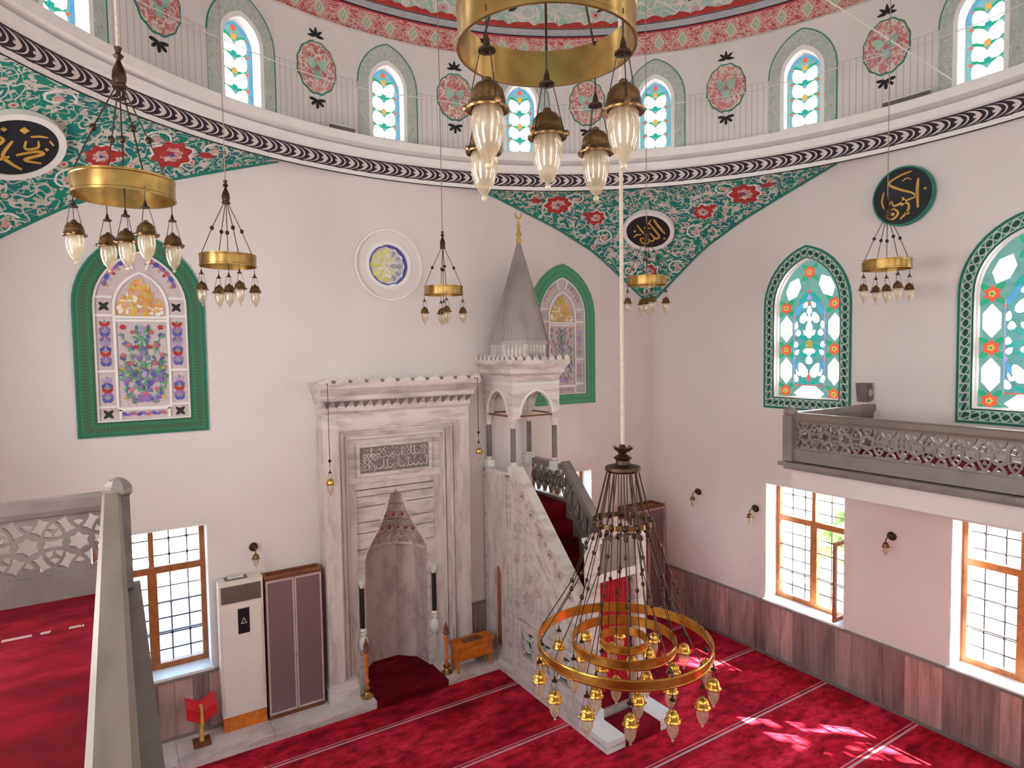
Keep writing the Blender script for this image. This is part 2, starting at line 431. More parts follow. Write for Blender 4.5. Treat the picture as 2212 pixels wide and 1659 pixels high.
# ------------------------------------------------------------------ mesh builder
ORG = {}
class MB:
    def __init__(s):
        s.v = []; s.f = []; s.uv = []
    def add(s, pts, faces, uvs=None):
        b = len(s.v)
        s.v += [tuple(p) for p in pts]
        for i, fc in enumerate(faces):
            s.f.append([b + k for k in fc])
            s.uv.append(uvs[i] if uvs else None)
        return s
    def box(s, x0, x1, y0, y1, z0, z1):
        p = [(x, y, z) for z in (z0, z1) for y in (y0, y1) for x in (x0, x1)]
        return s.add(p, [(0, 2, 3, 1), (4, 5, 7, 6), (0, 1, 5, 4), (2, 6, 7, 3), (0, 4, 6, 2), (1, 3, 7, 5)])
    def quad(s, a, b, c, d, uv=None):
        return s.add([a, b, c, d], [(0, 1, 2, 3)], [uv] if uv else None)
    def prism(s, poly, mp, d0, d1, holes=(), uvf=None, caps=(True, True)):
        """polygon (with holes) in 2-D, mapped by mp(u, v, d) and extruded from depth d0 to d1"""
        loops = [poly] + list(holes)
        flat = [p for l in loops for p in l]
        tris = tessellate_polygon([[Vector((p[0], p[1], 0)) for p in l] for l in loops])
        n = len(flat)
        pts = [mp(u, v, d0) for u, v in flat] + [mp(u, v, d1) for u, v in flat]
        fs = []; uvs = []
        for t in tris:
            if caps[0]:
                fs.append(tuple(t)); uvs.append([uvf(*flat[k]) for k in t] if uvf else None)
            if caps[1]:
                fs.append(tuple(n + k for k in reversed(t))); uvs.append([uvf(*flat[k]) for k in reversed(t)] if uvf else None)
        i = 0
        for l in loops:
            m = len(l)
            for k in range(m):
                a, b = i + k, i + (k + 1) % m
                fs.append((a, b, n + b, n + a)); uvs.append([uvf(*flat[q]) for q in (a, b, b, a)] if uvf else None)
            i += m
        return s.add(pts, fs, uvs if uvf else None)
    def lathe(s, prof, n=20, c=(0, 0, 0), a0=0.0, a1=2 * PI, uvf=None, cap=False):
        full = abs(a1 - a0 - 2 * PI) < 1e-6
        cols_ = n if full else n + 1
        pts = []
        for j in range(cols_):
            a = a0 + (a1 - a0) * j / n
            for r, z in prof:
                pts.append((c[0] + r * math.sin(a), c[1] + r * math.cos(a), c[2] + z))
        m = len(prof)
        fs = []; uvs = []
        for j in range(n):
            j2 = (j + 1) % cols_
            for k in range(m - 1):
                fs.append((j * m + k, j2 * m + k, j2 * m + k + 1, j * m + k + 1))
                if uvf:
                    aa, ab = a0 + (a1 - a0) * j / n, a0 + (a1 - a0) * (j + 1) / n
                    uvs.append([uvf(aa, k), uvf(ab, k), uvf(ab, k + 1), uvf(aa, k + 1)])
        if cap and full:
            fs.append(tuple(j * m for j in range(cols_))); fs.append(tuple(j * m + m - 1 for j in reversed(range(cols_))))
            if uvf: uvs += [None, None]
        return s.add(pts, fs, uvs if uvf else None)
    def tube(s, path, r, n=6, closed=False):
        P = [Vector(p) for p in path]
        m = len(P)
        rs = r if isinstance(r, (list, tuple)) else [r] * m
        pts = []
        prev = None
        for i in range(m):
            a = P[(i - 1) % m] if (closed or i > 0) else P[i]
            b = P[(i + 1) % m] if (closed or i < m - 1) else P[i]
            d = (b - a)
            if d.length < 1e-9: d = Vector((0, 0, 1))
            d.normalize()
            if prev is None:
                ref = Vector((0, 0, 1)) if abs(d.z) < 0.9 else Vector((1, 0, 0))
                x = d.cross(ref).normalized()
            else:
                x = (prev - d * prev.dot(d))
                x = x.normalized() if x.length > 1e-6 else d.orthogonal().normalized()
            prev = x
            y = d.cross(x)
            for k in range(n):
                t = 2 * PI * k / n
                pts.append(P[i] + (x * math.cos(t) + y * math.sin(t)) * rs[i])
        fs = []
        for i in range(m if closed else m - 1):
            i2 = (i + 1) % m
            for k in range(n):
                k2 = (k + 1) % n
                fs.append((i * n + k, i * n + k2, i2 * n + k2, i2 * n + k))
        if not closed:
            fs.append(tuple(reversed(range(n)))); fs.append(tuple((m - 1) * n + k for k in range(n)))
        return s.add(pts, fs)
    def strip(s, path, wd, mp, d0, d1, closed=False):
        """flat bar of width wd following a 2-D path"""
        m = len(path)
        ws = wd if isinstance(wd, (list, tuple)) else [wd] * m
        L, Rr = [], []
        for i in range(m):
            a = path[(i - 1) % m] if (closed or i > 0) else path[i]
            b = path[(i + 1) % m] if (closed or i < m - 1) else path[i]
            dx, dy = b[0] - a[0], b[1] - a[1]
            l = math.hypot(dx, dy) or 1
            nx, ny = -dy / l * ws[i] / 2, dx / l * ws[i] / 2
            L.append((path[i][0] + nx, path[i][1] + ny)); Rr.append((path[i][0] - nx, path[i][1] - ny))
        pts = []
        for i in range(m):
            pts += [mp(*L[i], d0), mp(*Rr[i], d0), mp(*Rr[i], d1), mp(*L[i], d1)]
        fs = []
        for i in range(m if closed else m - 1):
            i2 = (i + 1) % m
            for k in range(4):
                k2 = (k + 1) % 4
                fs.append((i * 4 + k, i * 4 + k2, i2 * 4 + k2, i2 * 4 + k))
        if not closed:
            fs.append((0, 1, 2, 3)); fs.append(tuple((m - 1) * 4 + k for k in (3, 2, 1, 0)))
        return s.add(pts, fs)
    def ball(s, c, r, n=8, m=6, sz=1.0):
        prof = [(max(1e-4, r * math.sin(PI * k / m)), -r * sz * math.cos(PI * k / m)) for k in range(m + 1)]
        return s.lathe(prof, n, c)
    def data(s, name, org=(0, 0, 0), smooth=False):
        me = bpy.data.meshes.new(name)
        ox, oy, oz = org
        me.from_pydata([(x - ox, y - oy, z - oz) for x, y, z in s.v], [], s.f)
        if any(u is not None for u in s.uv):
            ul = me.uv_layers.new(name='uv')
            for p, u in zip(me.polygons, s.uv):
                if u:
                    for li, c in zip(p.loop_indices, u):
                        ul.data[li].uv = c
        me.update()
        if smooth:
            for p in me.polygons: p.use_smooth = True
            try: me.set_sharp_from_angle(angle=R(40))
            except Exception: pass
        return me
    def build(s, name, mat, parent=None, smooth=False, kind=None, label=None):
        org = ORG.get(parent.name, (0, 0, 0)) if parent else (0, 0, 0)
        me = s.data(name, org, smooth)
        me.materials.append(M[mat])
        o = bpy.data.objects.new(name, me)
        col.objects.link(o)
        if parent:
            o.parent = parent
            ORG[o.name] = org
        if kind: o['kind'] = kind
        if label: o['label'] = label
        return o
def thing(name, label, cat, loc=(0, 0, 0), group=None):
    o = bpy.data.objects.new(name, None)
    o.empty_display_size = 0.1
    col.objects.link(o)
    o.location = loc
    o['label'] = label; o['category'] = cat
    if group: o['group'] = group
    ORG[o.name] = tuple(loc)
    return o
def tag(o, label, cat, group=None):
    o['label'] = label; o['category'] = cat
    if group: o['group'] = group
    return o
def struct_empty(name, label=None):
    o = bpy.data.objects.new(name, None)
    o.empty_display_size = 0.1
    col.objects.link(o)
    o['kind'] = 'structure'
    if label: o['label'] = label
    return o
def inst(name, me, parent, loc=(0, 0, 0), rot=None, scale=None):
    """object on shared mesh data, loc relative to its parent"""
    o = bpy.data.objects.new(name, me)
    col.objects.link(o)
    o.parent = parent
    o.location = loc
    if rot: o.rotation_euler = rot
    if scale: o.scale = scale
    ORG[o.name] = (0, 0, 0)
    return o

# mappings from a wall's own 2-D frame (u, v, depth towards the room) to the world
def mq(u, v, d): return (u, YW - d, v)           # qibla wall, u = X, d into the room
def mr(u, v, d): return (XW - d, u, v)           # right wall, u = Y
def ml(u, v, d): return (XL + d, u, v)           # left wall
def mb(u, v, d): return (u, YB + d, v)           # back wall

def arch(c, hw, z0, zs, za, n=10):
    """pointed arch outline, counter-clockwise from the bottom left"""
    a = za - zs
    r = (a * a + hw * hw) / (2 * hw)
    pts = [(c - hw, z0), (c + hw, z0)]
    t1 = math.atan2(a, r - hw)
    for k in range(n + 1):
        t = t1 * k / n
        pts.append((c + hw - r + r * math.cos(t), zs + r * math.sin(t)))
    for k in range(n - 1, -1, -1):
        t = t1 * k / n
        pts.append((c - hw + r - r * math.cos(t), zs + r * math.sin(t)))
    return pts
def rect(u0, u1, v0, v1): return [(u0, v0), (u1, v0), (u1, v1), (u0, v1)]
def circ(c, r, n=24, ph=0.0, ry=None):
    return [(c[0] + r * math.cos(2 * PI * k / n + ph), c[1] + (ry or r) * math.sin(2 * PI * k / n + ph)) for k in range(n)]
def flower(c, r, petals=6, dep=0.3, n=36, ph=0.0):
    return [(c[0] + r * (1 - dep * 0.5 * (1 + math.cos(petals * t))) * math.cos(t + ph), c[1] + r * (1 - dep * 0.5 * (1 + math.cos(petals * t))) * math.sin(t + ph)) for t in [2 * PI * k / n for k in range(n)]]
def petal(c, l, wd, ang, n=5):
    out = []
    ca, sa = math.cos(ang), math.sin(ang)
    for k in range(2 * n):
        t = 2 * PI * k / (2 * n)
        x, y = l / 2 * math.cos(t), wd / 2 * math.sin(t) * (1 - 0.35 * math.cos(t))
        out.append((c[0] + x * ca - y * sa, c[1] + x * sa + y * ca))
    return out
def hexa(c, wd, h, ang=0.0, cut=0.28):
    p = [(-wd / 2, -h / 2 + h * cut), (0, -h / 2), (wd / 2, -h / 2 + h * cut), (wd / 2, h / 2 - h * cut), (0, h / 2), (-wd / 2, h / 2 - h * cut)]
    ca, sa = math.cos(ang), math.sin(ang)
    return [(c[0] + x * ca - y * sa, c[1] + x * sa + y * ca) for x, y in p]

# ------------------------------------------------------------------ walls, floor
LOWQ = [(-0.30, 0.97, 0.92, 2.82), (6.11, 7.38, 0.92, 2.82)]
LOWR = [(5.13, 6.45, 0.91, 2.82), (2.44, 3.76, 0.91, 2.82), (-0.25, 1.07, 0.91, 2.82)]
UPQ = [0.335, 6.75]
UPR = [5.77, 3.03, 0.3]
def up_in(c): return arch(c, 0.535, 4.22, 5.61, 6.33)
def up_out(c): return arch(c, 0.695, 4.05, 5.61, 6.50)
WTOP = 8.1
holes_q = [rect(a, b, c, d) for a, b, c, d in LOWQ] + [up_in(c) for c in UPQ] + [circ((3.54, 6.30), 0.30, 32)] + [rect(2.98, 4.10, 0.0, 2.96)]
b = MB(); b.prism(rect(XL - 0.4, XW + 0.4, -0.3, WTOP), mq, 0, -THK, holes_q)
wq = b.build('wall_qibla', 'plaster', kind='structure')
holes_r = [rect(a, b_, c, d) for a, b_, c, d in LOWR] + [up_in(c) for c in UPR]
b = MB(); b.prism(rect(YB - 0.4, YW, -0.3, WTOP), mr, 0, -THK, holes_r)
wr = b.build('wall_right', 'plaster', kind='structure')
b = MB(); b.prism(rect(YB - 0.4, YW, -0.3, WTOP), ml, 0, -THK, [rect(a, b_, c, d) for a, b_, c, d in LOWR[:2]] + [up_in(c) for c in UPR])
b.build('wall_left', 'plaster', kind='structure')
b = MB(); b.prism(rect(XL, XW, -0.3, WTOP), mb, 0, -THK, [up_in(c) for c in (0.6, 3.54, 6.5)])
b.build('wall_back', 'plaster', kind='structure')
b = MB(); b.box(XL, XW, YB, YW, -0.25, 0.0)
b.build('floor', 'carpet', kind='structure')
# yard outside
b = MB(); b.box(-40, 50, -45, 50, -0.75, -0.45)
tag(b.build('courtyard_paving', 'yard'), 'pale sunlit paving seen through the lower clear windows', 'paving')

# ceiling plate that closes the square outside the ring of the drum
b = MB(); b.prism(rect(XL - 0.3, XW + 0.3, YB - 0.3, YW + 0.3), lambda u, v, d: (u, v, 7.70 + d), 0, 0.3, [circ((XC, YC), RR + 0.03, 96)])
b.build('ceiling', 'plaster', kind='structure')

# ------------------------------------------------------------------ ring cornice, drum, dome
cornice = struct_empty('trim_1', 'white ring cornice with black interlaced band under the drum')
b = MB(); b.lathe([(RR + 0.05, 7.72), (RR + 0.05, 7.56), (RR, 7.54), (RR, 7.605)], 128, (XC, YC, 0)); b.build('fillet', 'plaster_white', cornice)
b = MB(); b.lathe([(RR - 0.005, 7.53), (RR - 0.005, 7.545)], 128, (XC, YC, 0)); b.build('dark_line', 'black_paint', cornice)
b = MB(); b.lathe([(RR, 7.60), (RR, 7.80)], 160, (XC, YC, 0), uvf=lambda a, k: (a * 0.2 * round(2 * PI * RR / 0.2) / (2 * PI), float(k))); b.build('interlaced_band', 'guilloche', cornice)
b = MB(); b.lathe([(RR, 7.80), (RR - 0.03, 7.82), (RR - 0.03, 7.925), (RR + 0.01, 7.93), (RR + 0.01, 7.96), (RR - 0.09, 7.985), (RR - 0.09, 8.10), (RR + 0.3, 8.10)], 128, (XC, YC, 0)); b.build('moulding', 'plaster_white', cornice)

b = MB(); b.lathe([(RR + 0.006, 7.932), (RR + 0.006, 7.958)], 128, (XC, YC, 0)); b.build('groove_shade', 'grey_paint', cornice)  # grey ring paints the shadow line into the groove
AZ0, STEP = R(1.2), 2 * PI / 16
HALFP = math.asin(0.475 / RD)
def drum_map(k):
    a = AZ0 + k * STEP
    ca, sa = math.cos(a), math.sin(a)
    rd = RD * math.cos(HALFP)
    # u runs to the right as seen from inside
    return lambda u, v, d: (XC + (rd - d) * sa + u * ca, YC + (rd - d) * ca - u * sa, v)
Z0D, Z1D = 8.08, 9.68
drum = struct_empty('wall_drum', 'round white drum wall with sixteen arched windows')
b = MB()
for k in range(16):
    mp = drum_map(k)
    b.prism(rect(-0.475, 0.475, Z0D, Z1D), mp, 0, -0.25, [arch(0, 0.245, 8.22, 8.98, 9.30, 7)])
    a = AZ0 + k * STEP + HALFP
    a2 = AZ0 + (k + 1) * STEP - HALFP
    b.lathe([(RD, Z0D), (RD, Z1D)], 6, (XC, YC, 0), a, a2)
b.build('drum_shell', 'drum_plaster', drum)

leaf_me = {}
def shared(key, poly, mat, t0=0.0, t1=0.012):
    """mesh of a small flat piece lying in the xz plane (normal -y), shared by copies"""
    if key not in leaf_me:
        bb = MB(); bb.prism(poly, lambda u, v, d: (u, -d, v), t0, t1)
        me = bb.data(key)
        me.materials.append(M[mat])
        leaf_me[key] = me
    return leaf_me[key]
def border_ring(bb, outer, inner, mp, d0, d1):
    """closed border between two outlines with equal point counts; u along, v across"""
    n = len(outer)
    acc = [0.0]
    for i in range(n):
        j = (i + 1) % n
        acc.append(acc[-1] + math.hypot(outer[j][0] - outer[i][0], outer[j][1] - outer[i][1]))
    for i in range(n):
        j = (i + 1) % n
        u0, u1 = acc[i], acc[i + 1]
        m = max(1, int((u1 - u0) / 0.12))
        for q in range(m):
            t0, t1 = q / m, (q + 1) / m
            L = lambda A, B, t: (A[0] + (B[0] - A[0]) * t, A[1] + (B[1] - A[1]) * t)
            oa, ob, ia, ib = L(outer[i], outer[j], t0), L(outer[i], outer[j], t1), L(inner[i], inner[j], t0), L(inner[i], inner[j], t1)
            ua, ub = u0 + (u1 - u0) * t0, u0 + (u1 - u0) * t1
            bb.quad(mp(*oa, d1), mp(*ob, d1), mp(*ib, d1), mp(*ia, d1), [(ua, 0), (ub, 0), (ub, 1), (ua, 1)])
            bb.quad(mp(*oa, d0), mp(*ob, d0), mp(*ob, d1), mp(*oa, d1), [(ua, 0), (ub, 0), (ub, .01), (ua, .01)])
            bb.quad(mp(*ia, d1), mp(*ib, d1), mp(*ib, d0), mp(*ia, d0), [(ua, .99), (ub, .99), (ub, 1), (ua, 1)])

wnum = [0]
def next_window(label=None):
    wnum[0] += 1
    return struct_empty('window_%d' % wnum[0], label)
def drum_window(k, detail):
    mp = drum_map(k)
    a = AZ0 + k * STEP
    win = next_window('arched drum window with pale green painted surround and coloured glass')
    rd = RD * math.cos(HALFP)
    bb = MB()
    out, inn = arch(0, 0.46, 8.12, 8.98, 9.60, 10), arch(0, 0.30, 8.12, 8.98, 9.37, 10)
    border_uv = MB()
    border_ring(border_uv, out, inn, mp, 0.0, 0.015)
    # metres in both uv directions for the scroll pattern
    border_uv.uv = [[(u, v * 0.17) for u, v in q] if q else None for q in border_uv.uv]
    border_uv.build('painted_surround', 'arab_frame', win)
    bb.strip(out[1:], 0.014, mp, 0.0, 0.018); bb.build('outline', 'teal_paint', win)
    bb = MB(); bb.prism(arch(0, 0.30, 8.12, 8.98, 9.37, 7), mp, 0.004, 0.012, [arch(0, 0.245, 8.22, 8.98, 9.30, 7)]); bb.build('inner_band', 'plaster_white', win)
    bb = MB(); bb.prism(arch(0, 0.25, 8.20, 8.98, 9.31, 7), mp, -0.20, -0.19)
    bb.build('glass_ground', 'glass_ground' if detail else 'glass_plain', win)
    if not detail:
        return
    px, py, pz = mp(0, 0, -0.185)
    def piece(name, key, poly, mat, u, v, ang=0.0):
        o = inst(name, shared(key, poly, mat), win, mp(u, v, -0.188), (0, 0, -a))
        if ang:
            o.rotation_euler = (0, ang, -a)
        return o
    for row in range(4):
        v = 8.36 + row * 0.215
        for sx in (-1, 1):
            piece('pane', 'drum_pane_%d' % sx, petal((0, 0), 0.215, 0.165, R(90 - 24 * sx)), 'glass_white', 0.095 * sx, v)
            piece('pane', 'drum_red_bit', circ((0, 0), 0.020, 8), 'glass_red', 0.185 * sx, v + 0.107)
        piece('pane', 'drum_knot%d' % (row % 2), flower((0, 0), 0.050, 4, 0.5, 16), ('glass_teal', 'glass_orange')[row % 2], 0.0, v + 0.105)
        for sx in (-1, 1):
            piece('pane', 'drum_leaf_%d' % sx, petal((0, 0), 0.16, 0.04, R(25 * sx)), 'glass_green', 0.10 * sx, v + 0.11)
    piece('pane', 'drum_top_red', petal((0, 0), 0.09, 0.07, R(90)), 'glass_red', 0.0, 9.225)
    bb = MB()
    bb.strip(arch(0, 0.225, 8.24, 8.98, 9.27, 7)[1:], 0.022, mp, -0.19, -0.17); bb.build('blue_edge', 'glass_blue', win)
VIS = [15, 0, 1, 2, 3, 4, 14]
for k in range(16):
    drum_window(k, k in VIS)

# painted oval medallions between the drum windows
def oval_medallion(k):
    a = AZ0 + (k + 0.5) * STEP
    ca, sa = math.cos(a), math.sin(a)
    mp = lambda u, v, d: (XC + (math.sqrt(RD * RD - u * u) - d) * sa + u * ca, YC + (math.sqrt(RD * RD - u * u) - d) * ca - u * sa, v)
    med = struct_empty('trim_%d' % (10 + k), 'red and green painted oval medallion between two drum windows')
    bb = MB(); bb.prism(flower((0, 9.0), 0.30, 12, 0.05, 48), lambda u, v, d: mp(u, 9.0 + (v - 9.0) * 1.25, d), 0.0, 0.012); bb.build('dark_edge', 'teal_paint', med)
    bb = MB(); bb.prism(flower((0, 9.0), 0.283, 12, 0.05, 48), lambda u, v, d: mp(u, 9.0 + (v - 9.0) * 1.25, d), 0.0, 0.016, uvf=lambda u, v: (u + k * 1.7, v)); bb.build('red_field', 'arab_medal', med)
    bb = MB()
    bb.prism(petal((-0.085, 9.05), 0.17, 0.12, R(125)), mp, 0, 0.033); bb.prism(petal((0.085, 9.05), 0.17, 0.12, R(55)), mp, 0, 0.033)
    bb.prism(petal((0, 8.93), 0.2, 0.12, R(90)), mp, 0, 0.032); bb.build('mint_leaves', 'mint_paint', med)
    bb = MB(); bb.prism(flower((0, 8.99), 0.045, 5, 0.5, 20), mp, 0, 0.040); bb.build('rose', 'rose_paint', med)
    bb = MB()
    for s in (-1, 1):
        zc = 9.0 + s * 0.45
        for q in (-95, -50, 0, 50, 95):
            bb.prism(petal((0.06 * math.sin(R(q)), zc + s * 0.06 * math.cos(R(q)) - s * 0.01), 0.12, 0.04, R(90 - q * s)), mp, 0, 0.012 + 0.0002 * (q + 100) / 45)
    bb.build('tip_leaves', 'black_paint', med)
for k in (13, 14, 15, 0, 1, 2, 3, 4):
    oval_medallion(k)

dome = struct_empty('ceiling_dome', 'painted dome above the drum')
def dprof(z):                      # radius of the dome at height z
    t = (z - Z1D) / 4.6
    return RD * math.sqrt(max(0.0, 1 - t * t))
def dome_band(name, mat, z0, z1, off, uscale=1.0, n=160, rows=4, mapv=False, smooth=True):
    zs = [z0 + (z1 - z0) * i / rows for i in range(rows + 1)]
    bb = MB()
    bb.lathe([(dprof(z) - off, z) for z in zs], n, (XC, YC, 0), uvf=lambda a, k: (a * RD * uscale, (k / rows) if not mapv else zs[k] * 1.2))
    return bb.build(name, mat, dome, smooth=smooth)
bb = MB(); bb.lathe([(RD - 0.06, Z1D - 0.002), (RD + 0.3, Z1D - 0.002), (RD + 0.3, 10.2)] + [(RD * 1.055 * math.cos(PI / 2 * i / 12), 10.2 + 4.4 * math.sin(PI / 2 * i / 12)) for i in range(12)] + [(0.001, 14.6)], 64, (XC, YC, 0)); bb.build('outer_shell', 'plaster', dome)
npb = round(2 * PI * RD / 0.36)
dome_band('red_band', 'red_band', Z1D, 10.04, 0.0, 0.36 * npb / (2 * PI * RD))
dome_band('band_line', 'black_paint', 10.04, 10.055, 0.004, rows=1)
dome_band('grey_stripe', 'grey_paint', 10.055, 10.15, 0.012, rows=1)
dome_band('band_line', 'black_paint', 10.15, 10.165, 0.004, rows=1)
zs = [10.16 + 3.9 * (1 - math.cos(PI / 2 * i / 14)) if i < 14 else Z1D + 4.6 for i in range(15)]
zs = [10.16 + (Z1D + 4.6 - 10.16) * math.sin(PI / 2 * i / 14) for i in range(15)]
bb = MB()
bb.lathe([(max(0.001, dprof(z)), z) for z in zs], 128, (XC, YC, 0), uvf=lambda a, k: (a * RD, 0.55 * k))
bb.build('painted_shell', 'arab_dome', dome, smooth=True)
# scalloped red edge above the grey stripe
bb = MB()
nn = 16 * 26
for i in range(nn):
    a0, a1 = 2 * PI * i / nn, 2 * PI * (i + 1) / nn
    def top(a):
        q = (a * RD / 0.42) % 1.0
        return 10.205 + 0.055 * (1 - abs(2 * q - 1)) ** 0.8 + 0.018 * math.sin(q * 6 * PI)
    def P(a, z): return (XC + (dprof(z) - 0.015) * math.sin(a), YC + (dprof(z) - 0.015) * math.cos(a), z)
    bb.quad(P(a0, 10.165), P(a1, 10.165), P(a1, top(a1)), P(a0, top(a0)))
bb.build('red_scallop', 'red_paint', dome)
# large black lettering strokes painted on the dome
def on_dome(az, z, off=0.02):
    return (XC + (dprof(z) - off) * math.sin(az), YC + (dprof(z) - off) * math.cos(az), z)
bb = MB()
for az in [R(-22 + 15.0 * i) for i in range(8)]:
    mpd = lambda u, v, d, az=az: on_dome(az + u / RD, 10.42 + v, 0.012 + d)
    bb.strip([(-0.13, -0.03), (-0.05, 0.0), (0.02, 0.07), (0.05, 0.16), (0.03, 0.30)], [0.015, 0.05, 0.055, 0.045, 0.02], mpd, 0, 0.012)
    bb.strip([(0.10, 0.25), (0.14, 0.42), (0.14, 0.95)], [0.03, 0.06, 0.05], mpd, 0, 0.012)
    bb.strip([(-0.35, 0.35), (-0.2, 0.28), (0.0, 0.33), (0.25, 0.28), (0.4, 0.36)], [0.02, 0.06, 0.05, 0.06, 0.02], mpd, 0, 0.012)
    bb.strip([(-0.3, 0.6), (-0.15, 0.8), (-0.05, 0.65), (-0.2, 0.55)], 0.04, mpd, 0, 0.012)
    bb.prism(hexa((-0.22, 0.12), 0.07, 0.07, R(30)), mpd, 0, 0.012)
bb.build('lettering', 'black_paint', dome)

# ------------------------------------------------------------------ pendentives
ZU = [(0, 7.60), (1.55, 7.60), (2.2, 7.40), (3.1, 7.11), (3.9, 6.77), (4.3, 6.52), (4.7, 6.25), (5.1, 5.98), (5.31, 5.84)]
def lerp_tab(x):
    for (a, za), (b_, zb) in zip(ZU, ZU[1:]):
        if x <= b_:
            return za + (zb - za) * (x - a) / (b_ - a)
    return ZU[-1][1]
def pend(phi, t, off=0.0):
    deg = math.degrees(phi)
    k = round(deg / 90) * 90
    pp = R(abs(deg - k))
    u = HALF * math.tan(pp)
    zb = lerp_tab(u)
    rw = HALF / math.cos(pp) - 0.01
    r = RR + (rw - RR) * t - off
    z = 7.56 + (zb - 7.56) * t ** 1.7 - off * 0.5
    return Vector((XC + r * math.sin(phi), YC + r * math.cos(phi), z))
def pend_frame(phi, t):
    p = pend(phi, t)
    du = (pend(phi + 0.01, t) - p).normalized()
    dv = (pend(phi, t - 0.02) - p).normalized()
    nrm = du.cross(dv).normalized()
    if nrm.dot(Vector((XC, YC, 5)) - p) < 0: nrm = -nrm
    dv = nrm.cross(du); dv = -dv if dv.z < 0 else dv
    return p, du, dv, nrm
def make_pendentive(num, ctr, deco):
    tr_ = struct_empty('trim_%d' % num, 'green scroll-painted pendentive with red blossoms in the corner')
    bb = MB()
    N, T = 44, 10
    phs = [R(ctr - 28.6 + 57.2 * i / N) for i in range(N + 1)]
    for i in range(N):
        for j in range(T):
            q = [(phs[i], j / T), (phs[i + 1], j / T), (phs[i + 1], (j + 1) / T), (phs[i], (j + 1) / T)]
            bb.quad(*[pend(*x) for x in q], [((a - R(ctr)) * 5.8, -(pend(a, 0) - pend(a, t)).length) for a, t in q])
    bb.build('painted_field', 'arab_green', tr_, smooth=True)
    bb = MB()
    path = [pend(p, 1.0, 0.012) for p in phs]
    for i in range(N):
        a0, a1 = pend(phs[i], 1.0, 0.008), pend(phs[i + 1], 1.0, 0.008)
        c0, c1 = pend(phs[i], 0.97, 0.006), pend(phs[i + 1], 0.97, 0.006)
        if abs(math.degrees(phs[i]) - ctr) > 26: continue
    bb.tube(path, 0.018, 4)
    bb.build('dark_edge', 'teal_paint', tr_)
    def mpf(phi, t):
        p, du, dv, nm = pend_frame(phi, t)
        return lambda u, v, d: tuple(p + du * u + dv * v + nm * (0.006 + d))
    for az, t, r in deco:
        mp = mpf(R(ctr + az), t)
        bb = MB(); bb.prism(flower((0, 0), r * 1.12, 8, 0.18, 40), mp, 0, 0.004); bb.build('pale_halo', 'white_paint', tr_)
        bb = MB(); bb.prism(flower((0, 0), r, 8, 0.22, 40), mp, 0, 0.010, [flower((0, 0), r * 0.55, 8, 0.2, 40)]); bb.build('red_blossom', 'red_paint', tr_)
        bb = MB(); bb.prism(flower((0, 0), r * 0.5, 8, 0.2, 40), mp, 0, 0.010, uvf=lambda u, v: (u * 1.5, v * 1.5)); bb.build('blossom_heart', 'arab_medal', tr_)
        bb = MB(); bb.prism(flower((0, 0), r * 0.16, 5, 0.4, 20), mp, 0, 0.016); bb.build('blue_heart', 'blue_paint', tr_)
    for az, t, ln, ang in ((-24, 0.5, 0.2, 8), (-18.5, 0.52, 0.24, -4), (18.5, 0.52, 0.24, 4), (24, 0.5, 0.2, -8), (-12.5, .55, .2, 0), (12.5, .55, .2, 0)):
        mp = mpf(R(ctr + az * 0.78), t)
        bb = MB(); bb.prism(petal((0, 0), ln, 0.09, R(ang)), mp, 0, 0.010); bb.build('red_leaf', 'red_paint', tr_)
    # light scrolls in relief-free paint around the disc
    for az, t in ((-12, .3), (-7, .75), (7, .75), (12, .3), (-19, .35), (19, .35), (0, .12), (-3, .88), (4, .93)):
        mp = mpf(R(ctr + az), t)
        sg = 1 if az >= 0 else -1
        pts = []
        for q in range(15):
            th = q * 0.55
            rr_ = 0.17 * (1 - q / 17)
            pts.append((sg * rr_ * math.cos(th), rr_ * math.sin(th)))
        bb = MB(); bb.strip(pts, 0.022, mp, 0, 0.005); bb.build('scroll', 'white_paint', tr_)
        bb = MB(); bb.prism(flower((0.02, 0), 0.055, 5, 0.4, 20), mp, 0, 0.009); bb.build('small_blossom', 'pink_paint', tr_)
DECO = [(-15, 0.5, 0.235), (-8.5, 0.56, 0.17), (8.5, 0.57, 0.17), (15, 0.54, 0.235), (0, 0.78, 0.16)]
make_pendentive(2, 45, DECO)
make_pendentive(3, -45, DECO)
make_pendentive(4, 135, [])
make_pendentive(5, -135, [])

